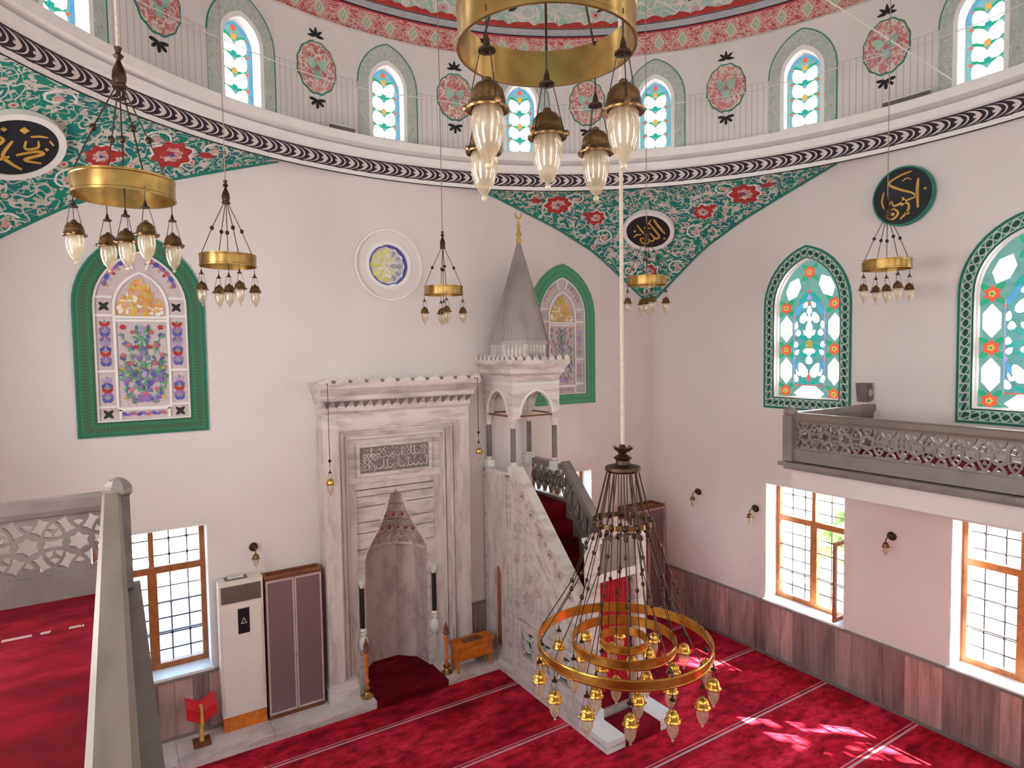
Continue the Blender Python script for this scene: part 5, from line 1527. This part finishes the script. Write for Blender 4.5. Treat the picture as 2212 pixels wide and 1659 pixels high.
def balustrade(name, label, loc, xr0, xr1, yend, x_wall, side):
    """side +1: the open hall lies at larger X (near gallery); -1: at smaller X"""
    t = thing(name, label, 'balustrade', loc)
    xm = (xr0 + xr1) / 2
    px = xm + side * 0.03
    bb = MB()
    prof = [(-0.055, 4.10), (-0.045, 4.10), (-0.058, 4.13), (-0.058, 4.185), (-0.04, 4.20), (0.04, 4.20), (0.058, 4.185), (0.058, 4.13), (0.045, 4.10), (0.055, 4.10)]
    prof = [(u * 0.82, v) for u, v in prof[1:-1]]
    def rail(bb, mpf, a, b_):
        n = len(prof)
        bb.add([mpf(u, v, a) for u, v in prof] + [mpf(u, v, b_) for u, v in prof], [(i, (i + 1) % n, n + (i + 1) % n, n + i) for i in range(n)] + [tuple(range(n - 1, -1, -1)), tuple(range(n, 2 * n))])
    my = lambda u, v, d: (xm + u, d, v)
    mx = lambda u, v, d: (d, yend + u, v)
    rail(bb, my, YB + 0.01, yend - 0.05); bb.build('top_rail', 'marble_post', t)
    bb = MB(); xa, xb = sorted((xm - side * 0.05, x_wall)); rail(bb, mx, xa, xb); bb.build('top_rail', 'marble_grey', t)
    bb = MB(); bb.box(xm - 0.045, xm + 0.045, YB + 0.01, yend - 0.05, 3.61, 3.76); bb.build('bottom_rail', 'marble_grey', t)
    bb = MB(); bb.box(xa, xb, yend - 0.045, yend + 0.045, 3.61, 3.76); bb.build('bottom_rail', 'marble_grey', t)
    y = yend - 0.06
    n = 5
    L = (y - YB - 0.02) / n
    for i in range(n):
        bb = MB(); lattice(bb, lambda u, v, d: (xm + d, u, v), y - (i + 1) * L, y - i * L, 3.93, 0.175); bb.build('lattice_panel', 'marble_grey', t)
    bb = MB(); lattice(bb, lambda u, v, d: (u, yend + d, v), min(xa, xb), max(xa, xb), 3.93, 0.175); bb.build('lattice_panel', 'marble_grey', t)
    bb = MB(); bb.box(px - 0.062, px + 0.062, yend - 0.062, yend + 0.062, 3.61, 4.17); bb.build('corner_post', 'marble_grey', t)
    bb = MB()
    pts = [(0.062, 4.17), (0.075, 4.185), (0.075, 4.215), (0.066, 4.235), (0.045, 4.262), (0.02, 4.275), (0.001, 4.28)]
    bb.lathe([(r * 1.12, z) for r, z in pts], 8, (px, yend, 0), R(22.5), R(22.5) + 2 * PI); bb.build('post_cap', 'marble_grey', t)
    return t
balustrade('gallery_balustrade', 'near grey marble balustrade with star lattice, running towards the viewer', (0.0, 4.45, 3.61), -0.08, 0.02, 4.48, XL, 1)
balustrade('gallery_balustrade', 'far grey marble balustrade on the gallery of the right wall', (7.03, 4.76, 3.61), 6.98, 7.09, 4.76, XW, -1)

# loudspeaker on the wall at the end of the far railing
t = thing('loudspeaker', 'small dark grey loudspeaker on the right wall above the railing end', 'loudspeaker', (8.80, 4.80, 4.20))
bb = MB(); bb.prism([(0, 4.20), (0.14, 4.16), (0.18, 4.42), (0.03, 4.42)], lambda u, v, d: (8.83 - u, 4.74 + d, v + 0.07), 0, 0.15); bb.build('cabinet', 'speaker_grey', t)
bb = MB(); bb.box(8.80, 8.85, 4.78, 4.83, 4.235, 4.30); bb.build('bracket', 'iron', t)
bb = MB(); bb.prism(circ((0.075, 4.29), 0.05, 14), lambda u, v, d: (8.83 - u, 4.736 + d, v + 0.07), 0, 0.01); bb.build('driver', 'alu', t)

# ------------------------------------------------------------------ lamps
cache = {}
def lamp_meshes(capmat):
    if capmat in cache: return cache[capmat]
    out = {}
    def mk(key, bb, mat, smooth=True):
        me = bb.data(key + '_' + capmat, smooth=smooth); me.materials.append(M[mat]); out[key] = me
    bb = MB(); bb.lathe([(0.004, -0.165), (0.012, -0.170), (0.014, -0.178), (0.030, -0.186), (0.043, -0.203), (0.048, -0.225), (0.050, -0.240), (0.060, -0.250), (0.058, -0.255), (0.045, -0.250), (0.040, -0.225), (0.02, -0.195)], 16)
    for i in range(3):
        a = R(120 * i + 20); bb.ball((0.058 * math.sin(a), 0.058 * math.cos(a), -0.246), 0.010, 6, 4)
    mk('cap', bb, capmat)
    bb = MB(); bb.lathe([(0.036, -0.245), (0.043, -0.262), (0.045, -0.29), (0.041, -0.325), (0.031, -0.355), (0.016, -0.378), (0.006, -0.388)], 14); mk('globe', bb, 'globe_glass')
    bb = MB(); bb.ball((0, 0, -0.397), 0.010, 8, 6, 1.2); mk('drop', bb, 'globe_glass')
    bb = MB(); bb.lathe([(0.003, -0.055), (0.008, -0.07), (0.010, -0.085), (0.024, -0.095), (0.024, -0.101), (0.004, -0.104)], 10); mk('hook', bb, 'bronze')
    bb = MB(); bb.tube([(0, 0, 0.02), (0, 0, -0.06)], 0.003, 4)
    for i in range(3):
        a = R(120 * i + 20); bb.tube([(0.018 * math.sin(a), 0.018 * math.cos(a), -0.098), (0.052 * math.sin(a), 0.052 * math.cos(a), -0.244)], 0.0018, 4)
    mk('wire', bb, 'iron', False)
    cache[capmat] = out
    return out
def add_lamp(parent, loc, capmat, rot=0.0):
    m = lamp_meshes(capmat)
    o = inst('lamp', m['cap'], parent, loc, (0, 0, rot))
    inst('glass_globe', m['globe'], o); inst('crystal_drop', m['drop'], o); inst('hook', m['hook'], o); inst('wire', m['wire'], o)
    return o
small = {}
def small_chandelier(label, P_, rot, rope_mat):
    x, y, z = P_
    t = thing('ring_chandelier', label, 'chandelier', P_, 'small brass ring chandeliers around the dome')
    RC, HR = 0.26, 0.115
    if 'ring' not in small:
        bb = MB(); bb.lathe([(RC, -HR), (RC + 0.005, -HR), (RC + 0.005, -HR + 0.012), (RC + 0.001, -HR + 0.016), (RC + 0.001, -0.016), (RC + 0.005, -0.012), (RC + 0.005, 0), (RC - 0.004, 0), (RC - 0.004, -HR), (RC, -HR)], 48)
        me = bb.data('chandelier_ring', smooth=True); me.materials.append(M['brass']); small['ring'] = me
        bb = MB(); bb.lathe([(0.006, 0.74), (0.02, 0.73), (0.012, 0.70), (0.028, 0.685), (0.010, 0.66), (0.014, 0.65), (0.034, 0.60), (0.038, 0.56), (0.030, 0.53), (0.040, 0.52), (0.038, 0.505), (0.004, 0.50)], 14)
        me = bb.data('chandelier_hub', smooth=True); me.materials.append(M['bronze']); small['hub'] = me
        bb = MB(); bb.tube([(0.02, 0, 0.51), (0.145, 0, 0.25), (RC - 0.005, 0, -0.01)], 0.004, 5)
        me = bb.data('chandelier_rod'); me.materials.append(M['bronze']); small['rod'] = me
        bb = MB(); bb.ball((0.145, 0, 0.25), 0.020, 8, 6, 1.1)
        me = bb.data('chandelier_bead', smooth=True); me.materials.append(M['bronze']); small['bead'] = me
        bb = MB(); bb.tube([(0, 0, 0.51), (0, 0, -HR)], 0.004, 5)
        me = bb.data('chandelier_stem'); me.materials.append(M['bronze']); small['stem'] = me
        bb = MB(); bb.ball((0, 0, 0.22), 0.020, 8, 6, 1.1)
        me = bb.data('chandelier_stem_bead', smooth=True); me.materials.append(M['bronze']); small['stembead'] = me
    inst('ring', small['ring'], t); inst('hub', small['hub'], t)
    s_ = inst('centre_rod', small['stem'], t); inst('bead', small['stembead'], s_)
    for k in range(4):
        a = rot + k * PI / 2
        rd_ = inst('rod', small['rod'], t, rot=(0, 0, a)); inst('bead', small['bead'], rd_)
        add_lamp(t, (RC * math.cos(a), RC * math.sin(a), -HR + 0.01), 'brass_cap', a)
    add_lamp(t, (0, 0, -HR), 'brass_cap')
    rad = math.hypot(x - XC, y - YC)
    ztop = Z1D + 4.6 * math.sqrt(max(0.02, 1 - (rad / RD) ** 2))
    bb = MB(); bb.tube([(x, y, z + 0.73), (x, y, ztop)], 0.0055 if rope_mat == 'rope_dark' else 0.010, 6); bb.build('rope', rope_mat, t)
    return t
small_chandelier('brass ring chandelier nearest the viewer, filling the top centre', (1.125, 1.572, 6.0), R(17), 'rope_dark')
small_chandelier('brass ring chandelier at upper left before the green pendentive', (0.104, 4.31, 6.02), R(20), 'rope')
small_chandelier('brass ring chandelier right of the flower window, on a thin cord', (1.027, 6.907, 5.995), R(13), 'rope_dark')
small_chandelier('brass ring chandelier between the round window and the pointed canopy', (3.838, 7.81, 5.885), R(-18), 'rope_dark')
small_chandelier('brass ring chandelier before the lower tip of the corner pendentive', (6.165, 6.353, 5.975), R(-30), 'rope_dark')
small_chandelier('brass ring chandelier under the black disc on the right wall', (7.81, 4.06, 6.01), R(-37), 'rope_dark')

# large three-ring chandelier under the dome centre
BX, BY, BZ = 3.455, 3.84, 2.66
t = thing('grand_chandelier', 'large three-ring brass chandelier with many lamps hanging low at centre right', 'chandelier', (BX, BY, BZ))
for rr_, h in ((0.70, 0.085), (0.415, 0.08), (0.19, 0.07)):
    bb = MB(); bb.lathe([(rr_ + 0.005, -h), (rr_ + 0.008, -h + 0.01), (rr_ + 0.003, -h + 0.014), (rr_ + 0.003, -0.014), (rr_ + 0.008, -0.01), (rr_ + 0.006, 0), (rr_ - 0.005, 0), (rr_ - 0.005, -h), (rr_ + 0.005, -h)], 64, (BX, BY, BZ)); bb.build('ring', 'brass_bright', t, smooth=True)
bb = MB(); bb.lathe([(0.135, 1.36), (0.145, 1.375), (0.14, 1.40), (0.10, 1.41), (0.06, 1.42), (0.055, 1.45), (0.075, 1.47), (0.03, 1.50), (0.05, 1.53), (0.065, 1.545), (0.03, 1.55), (0.015, 1.58)], 20, (BX, BY, BZ)); bb.build('hub', 'bronze', t, smooth=True)
for q in range(6):
    a = R(60 * q)
    bb = MB(); bb.tube([(BX + 0.04 * math.cos(a), BY + 0.04 * math.sin(a), BZ + 1.52), (BX + 0.08 * math.cos(a), BY + 0.08 * math.sin(a), BZ + 1.56)], [0.008, 0.014], 5); bb.build('crown_leaf', 'brass_cap', t)
bb = MB(); bb.lathe([(0.228, 0.93), (0.236, 0.93), (0.236, 0.97), (0.228, 0.97), (0.228, 0.93)], 32, (BX, BY, BZ)); bb.build('wreath_ring', 'brass_cap', t)
for q in range(14):
    a = 2 * PI * q / 14
    ca, sa = math.cos(a), math.sin(a)
    pth = [(BX + 0.125 * ca, BY + 0.125 * sa, BZ + 1.37), (BX + 0.232 * ca, BY + 0.232 * sa, BZ + 0.95), (BX + 0.43 * ca, BY + 0.43 * sa, BZ + 0.42), (BX + 0.695 * ca, BY + 0.695 * sa, BZ)]
    bb = MB(); bb.tube(pth, 0.0045, 5); ch = bb.build('chain', 'bronze', t)
    for pb, rb in ((pth[1], 0.024), (pth[2], 0.017), (tuple((pth[1][c] * 0.62 + pth[2][c] * 0.38) for c in range(3)), 0.015)):
        bb = MB(); bb.ball(pb, rb, 8, 6, 1.3); bb.build('bead', 'bronze', ch, smooth=True)
for n, rr_ in ((10, 0.415), (6, 0.19)):
    for q in range(n):
        a = 2 * PI * (q + 0.5) / n
        ca, sa = math.cos(a), math.sin(a)
        pth = [(BX + 0.10 * ca, BY + 0.10 * sa, BZ + 1.37), (BX + (0.20 if n == 10 else 0.13) * ca, BY + (0.20 if n == 10 else 0.13) * sa, BZ + 0.86), (BX + rr_ * ca, BY + rr_ * sa, BZ)]
        bb = MB(); bb.tube(pth, 0.004, 5); ch = bb.build('chain', 'bronze', t)
        for pb, rb in ((pth[1], 0.02), (tuple((pth[1][c] + pth[2][c]) / 2 for c in range(3)), 0.016)):
            bb = MB(); bb.ball(pb, rb, 8, 6, 1.3); bb.build('bead', 'bronze', ch, smooth=True)
for n, rr_, ph in ((14, 0.70, 0.0), (8, 0.415, 0.3), (4, 0.19, 0.5)):
    for q in range(n):
        a = ph + 2 * PI * q / n
        add_lamp(t, (rr_ * math.cos(a), rr_ * math.sin(a), -0.07), 'brass_bright', a)
bb = MB(); bb.tube([(BX, BY, BZ + 1.56), (BX, BY, Z1D + 4.55)], 0.016, 8); bb.build('rope', 'rope', t)

# pendant lamps beside the niche
def pendant(label, x, y, z, ztop):
    t = thing('pendant_lamp', label, 'lamp', (x, y, z), 'small gilt lamps beside the niche')
    add_lamp(t, (0, 0, 0), 'brass_bright')
    bb = MB(); bb.tube([(x, y, z), (x, y, ztop)], 0.0045, 5); bb.build('chain', 'iron', t)
    bb = MB(); bb.ball((x, y, z + 0.06), 0.022, 8, 6); bb.build('bead', 'bronze', t, smooth=True)
    bb = MB(); bb.tube([(x, y, ztop), (x, y + 0.10, ztop)], 0.006, 5); bb.build('bracket', 'iron', t)
pendant('small gilt pendant lamp before the left edge of the prayer niche', 2.40, 8.39, 3.52, 4.60)
pendant('small gilt pendant lamp before the right edge of the prayer niche', 4.66, 8.39, 3.72, 4.60)

# wall sconces
def sconce(label, mp, u, v):
    x, y, z = mp(u, v, 0)
    t = thing('wall_sconce', label, 'wall lamp', (x, y, z), 'small bronze wall sconces')
    P_ = lambda a, d, c: mp(u + a, v + c, d)
    bb = MB(); bb.prism(circ((u, v), 0.055, 14), mp, 0.0, 0.02); bb.build('wall_plate', 'bronze', t)
    bb = MB(); c = P_(0, 0.04, 0.02); bb.ball(c, 0.05, 10, 8); bb.build('boss', 'bronze', t, smooth=True)
    bb = MB(); bb.tube([P_(0, 0.05, 0.0), P_(0, 0.12, 0.02), P_(0, 0.17, -0.02), P_(0, 0.17, -0.07)], 0.009, 6); bb.build('arm', 'brass_cap', t)
    m = lamp_meshes('brass_cap')
    q = P_(0, 0.17, 0.10)
    o = inst('lamp', m['cap'], t, (q[0] - x, q[1] - y, q[2] - z), scale=(0.85, 0.85, 0.85)); inst('glass_globe', m['globe'], o); inst('crystal_drop', m['drop'], o)
sconce('bronze wall sconce above the tall air conditioner', mq, 1.52, 2.42)
sconce('bronze wall sconce near the far corner of the right wall', mr, 7.82, 2.42)
sconce('bronze wall sconce beside the white reveal of the open-casement window', mr, 6.62, 2.36)
sconce('bronze wall sconce between the two clear windows under the gallery', mr, 4.47, 2.42)

# ------------------------------------------------------------------ furniture along the niche wall
t = thing('air_conditioner', 'tall white floor-standing air conditioner on an orange wooden base', 'air conditioner', (1.31, 8.9, 0.105))
bb = MB(); bb.box(1.05, 1.58, 8.80, 9.0, 0.105, 0.30); bb.build('wooden_base', 'wood_orange', t)
bb = MB(); bb.prism([(1.04, 0.30), (1.58, 0.30), (1.58, 2.08), (1.04, 2.08)], lambda u, v, d: (u, 8.79 + d, v), 0.0, 0.20); bb.build('body', 'unit_white', t)
bb = MB(); bb.box(1.07, 1.55, 8.775, 8.79, 0.36, 1.72); bb.build('front_panel', 'unit_white', t)
bb = MB(); bb.box(1.07, 1.55, 8.782, 8.792, 1.80, 2.02); gr2 = bb.build('outlet_grille', 'grille_brown', t)
for i in range(9):
    bb = MB(); bb.box(1.07, 1.55, 8.770, 8.784, 1.81 + i * 0.0235, 1.817 + i * 0.0235); bb.build('louvre', 'grille_brown', gr2)
bb = MB(); bb.box(1.26, 1.40, 8.768, 8.776, 1.38, 1.71); dsp = bb.build('control_panel', 'disc_black', t)
bb = MB()
mpa = lambda u, v, d: (u, 8.768 - d, v)
bb.strip([(1.305, 1.53), (1.33, 1.585), (1.355, 1.53)], 0.010, mpa, 0, 0.003); bb.strip([(1.29, 1.515), (1.37, 1.515)], 0.008, mpa, 0, 0.003); bb.build('panel_mark', 'cord_white', dsp)
bb = MB(); bb.box(1.13, 1.40, 8.84, 8.96, 2.08, 2.095); bb.build('top_tray', 'speaker_grey', t)
bb = MB(); bb.box(1.17, 1.36, 8.86, 8.93, 2.095, 2.105); bb.build('top_sheet', 'cord_white', t)

def cupboard(label, x0, x1, y0, y1, z0, z1):
    t = thing('glass_cupboard', label, 'cupboard', ((x0 + x1) / 2, (y0 + y1) / 2, z0))
    for nm_, bx in (('side_panel', (x0, x0 + 0.025, y0 + 0.02, y1, z0, z1 - 0.03)), ('side_panel', (x1 - 0.025, x1, y0 + 0.02, y1, z0, z1 - 0.03)), ('back_panel', (x0, x1, y1 - 0.02, y1, z0, z1 - 0.03)), ('plinth', (x0, x1, y0 + 0.01, y1, z0, z0 + 0.07)), ('shelf', (x0 + .03, x1 - .03, y0 + .05, y1 - .02, z0 + 0.75, z0 + 0.775)), ('shelf', (x0 + .03, x1 - .03, y0 + .05, y1 - .02, z0 + 1.3, z0 + 1.325))):
        bb = MB(); bb.box(*bx); bb.build(nm_, 'wood_brown', t)
    bb = MB(); bb.prism(rect(x0 - 0.01, x1 + 0.01, y0 - 0.005, y1), lambda u, v, d: (u, v, z1 - 0.03 + d), 0, 0.03, [rect(x0 + 0.03, x1 - 0.03, y0 + 0.03, y1 - 0.03)]); bb.build('top_rim', 'wood_brown', t)
    bb = MB(); bb.box(x0 + 0.02, x1 - 0.02, y0 + 0.02, y1 - 0.02, z1 - 0.06, z1 - 0.04); bb.build('top_board', 'wood_frame', t)
    xm = (x0 + x1) / 2
    for a, b_ in ((x0 + 0.004, xm - 0.003), (xm + 0.003, x1 - 0.004)):
        bb = MB(); bb.prism(rect(a, b_, z0 + 0.075, z1 - 0.05), lambda u, v, d: (u, y0 - d, v), 0, 0.022, [rect(a + 0.022, b_ - 0.022, z0 + 0.10, z1 - 0.075)]); dr = bb.build('door', 'alu', t)
        bb = MB(); bb.box(a + 0.02, b_ - 0.02, y0 - 0.014, y0 - 0.008, z0 + 0.098, z1 - 0.073); bb.build('pane', 'mauve_glass', dr)
        hx = b_ - 0.012 if a < xm - 0.05 else a + 0.012
        bb = MB(); bb.box(hx - 0.005, hx + 0.005, y0 - 0.04, y0 - 0.022, z0 + 0.80, z0 + 0.86); bb.build('handle', 'alu', dr)
cupboard('mauve glass-fronted cupboard with brown rim left of the prayer niche', 1.605, 2.34, 8.77, 9.0, 0.105, 2.05)
cupboard('mauve glass-fronted cupboard in the far corner behind the large chandelier', 7.97, 8.79, 8.62, 8.98, 0.0, 2.06)

t = thing('reading_stand', 'red cloth-covered book stand on a pole beside the near balustrade', 'book stand', (0.78, 8.74, 0.105))
bb = MB(); bb.box(0.68, 0.88, 8.64, 8.84, 0.105, 0.14); bb.build('base', 'wood_brown', t)
bb = MB(); bb.box(0.752, 0.808, 8.72, 8.76, 0.14, 0.56); bb.build('pole', 'wood_orange', t)
bb = MB(); bb.box(0.762, 0.798, 8.715, 8.719, 0.14, 0.62); bb.build('gold_stripe', 'yellow_paint', t)
for s in (-1, 1):
    bb = MB(); bb.prism([(0, 0.53), (s * 0.17, 0.63), (s * 0.165, 0.65), (0, 0.555)] if s > 0 else [(0, 0.555), (s * 0.165, 0.65), (s * 0.17, 0.63), (0, 0.53)], lambda u, v, d: (0.78 + u, 8.62 + d, v + 0.06 * (d > 0.1)), 0, 0.20); bb.build('cloth_wing', 'red_cloth', t)
    bb = MB(); bb.prism(rect(*sorted((s * 0.02, s * 0.17)), 0.42, 0.54), lambda u, v, d: (0.78 + u, 8.615 - d, v + abs(u) * 0.6), 0, 0.012); bb.build('cloth_fall', 'red_cloth', t)
bb = MB(); bb.box(0.765, 0.795, 8.60, 8.612, 0.40, 0.64); bb.build('gold_trim', 'yellow_paint', t)

t = thing('wooden_table', 'small orange wooden table with turned legs between niche and pulpit', 'table', (4.57, 8.64, 0.105))
for x in (4.29, 4.85):
    for y in (8.48, 8.64):
        bb = MB(); bb.lathe([(0.018, 0.105), (0.026, 0.12), (0.018, 0.14), (0.024, 0.22), (0.030, 0.25), (0.020, 0.27), (0.032, 0.29)], 10, (x, y, 0), cap=True); bb.build('leg', 'wood_orange', t, smooth=True)
bb = MB(); bb.box(4.26, 4.88, 8.455, 8.665, 0.29, 0.50); bb.build('drawer_box', 'wood_orange', t)
bb = MB(); bb.box(4.24, 4.90, 8.44, 8.68, 0.50, 0.525); tp = bb.build('top', 'wood_orange', t)
bb = MB(); bb.prism(rect(4.24, 4.90, 8.44, 8.68), lambda u, v, d: (u, v, 0.525 + d), 0, 0.03, [rect(4.265, 4.875, 8.465, 8.655)]); bb.build('top_rail', 'wood_orange', tp)
bb = MB(); bb.box(4.30, 4.84, 8.445, 8.457, 0.32, 0.47); bb.build('drawer_front', 'wood_orange', t)
for x in (4.44, 4.72):
    bb = MB(); bb.ball((x, 8.44, 0.40), 0.012, 8, 6); bb.build('knob', 'brass', t)
bb = MB(); bb.box(4.42, 4.72, 8.48, 8.64, 0.526, 0.548); tag(bb.build('closed_book', 'wood_brown'), 'closed brown book lying on the orange wooden table', 'book')

def candlestick(label, x, y, hgt):
    t = thing('candlestick', label, 'candlestick', (x, y, 0.11), 'tall candlesticks flanking the niche')
    bb = MB(); bb.lathe([(0.085, 0.0), (0.09, 0.015), (0.05, 0.04), (0.03, 0.07), (0.055, 0.10), (0.05, 0.13), (0.025, 0.15)], 16, (x, y, 0.11), cap=True); bb.build('foot', 'brass', t, smooth=True)
    bb = MB(); bb.lathe([(0.025, 0.15), (0.028, 0.2), (0.045, 0.23), (0.024, 0.26), (0.028, hgt * 0.62), (0.036, hgt * 0.7), (0.024, hgt * 0.74)], 14, (x, y, 0.11)); bb.build('stem', 'wood_orange', t, smooth=True)
    bb = MB(); bb.lathe([(0.024, hgt * 0.74), (0.05, hgt * 0.78), (0.03, hgt * 0.82), (0.038, hgt * 0.87), (0.015, hgt * 0.95), (0.002, hgt)], 14, (x, y, 0.11)); bb.build('tip', 'wood_brown', t, smooth=True)
candlestick('tall brass and wood candlestick on the left of the niche carpet', 2.90, 8.62, 0.86)
candlestick('tall brass and wood candlestick on the right of the niche carpet', 4.15, 8.60, 0.80)
t = thing('flower_pot', 'small dark green potted plant in the corner beside the pulpit', 'potted plant', (4.90, 8.83, 0.105))
bb = MB(); bb.lathe([(0.05, 0.0), (0.075, 0.14), (0.08, 0.15), (0.06, 0.15)], 12, (4.90, 8.83, 0.105), cap=True); bb.build('pot', 'wood_brown', t, smooth=True)
bb = MB()
rnd = random.Random(2)
for i in range(26):
    a = rnd.uniform(0, 2 * PI); l = rnd.uniform(0.12, 0.22)
    p0 = Vector((4.90, 8.83, 0.25)); p1 = p0 + Vector((math.cos(a) * l * 0.25, math.sin(a) * l * 0.25, l * 1.2))
    bb.tube([p0, (p0 + p1) / 2 + Vector((0, 0, 0.02)), p1], [0.004, 0.014, 0.002], 4)
bb.build('leaves', 'shrub', t)

# ------------------------------------------------------------------ cables and ledge lights of the drum
bb = MB()
zc_ = 8.86
bb.tube([(XC + (RD - 0.1) * math.sin(R(a)), YC + (RD - 0.1) * math.cos(R(a)), zc_ + 0.02 * math.sin(R(a * 11))) for a in range(-70, 131, 2)], 0.007, 4)
tag(bb.build('drum_cable', 'cord_white'), 'thin white cable strung round the drum across the windows', 'cable')
bb = MB(); bb.tube([(XC + 5.30 * math.sin(R(89)), YC + 5.30 * math.cos(R(89)), 8.22), (7.5, 4.9, 9.45), (5.6, 5.0, 11.0)], 0.009, 4)
tag(bb.build('slack_cable', 'cord_white'), 'white cable slanting down from the dome to the right windows', 'cable')
def ledge_light(label, a0, a1):
    mid = R((a0 + a1) / 2)
    t = thing('ledge_light', label, 'light fixture', (XC + 5.3 * math.sin(mid), YC + 5.3 * math.cos(mid), 8.10), 'strip lights on the drum ledge')
    pts = [(XC + 5.24 * math.sin(R(a)), YC + 5.24 * math.cos(R(a)), 8.15) for a in (a0, (a0 + a1) / 2, a1)]
    bb = MB(); bb.tube(pts, 0.03, 6); bb.build('housing', 'speaker_grey', t)
    bb = MB(); bb.tube([(p[0], p[1], 8.185) for p in pts], 0.014, 6); bb.build('tube', 'cord_white', t)
ledge_light('dark strip light on the drum ledge right of the left medallion', -9.5, -5.5)
ledge_light('dark strip light on the drum ledge under the right medallion', 80.5, 86.5)
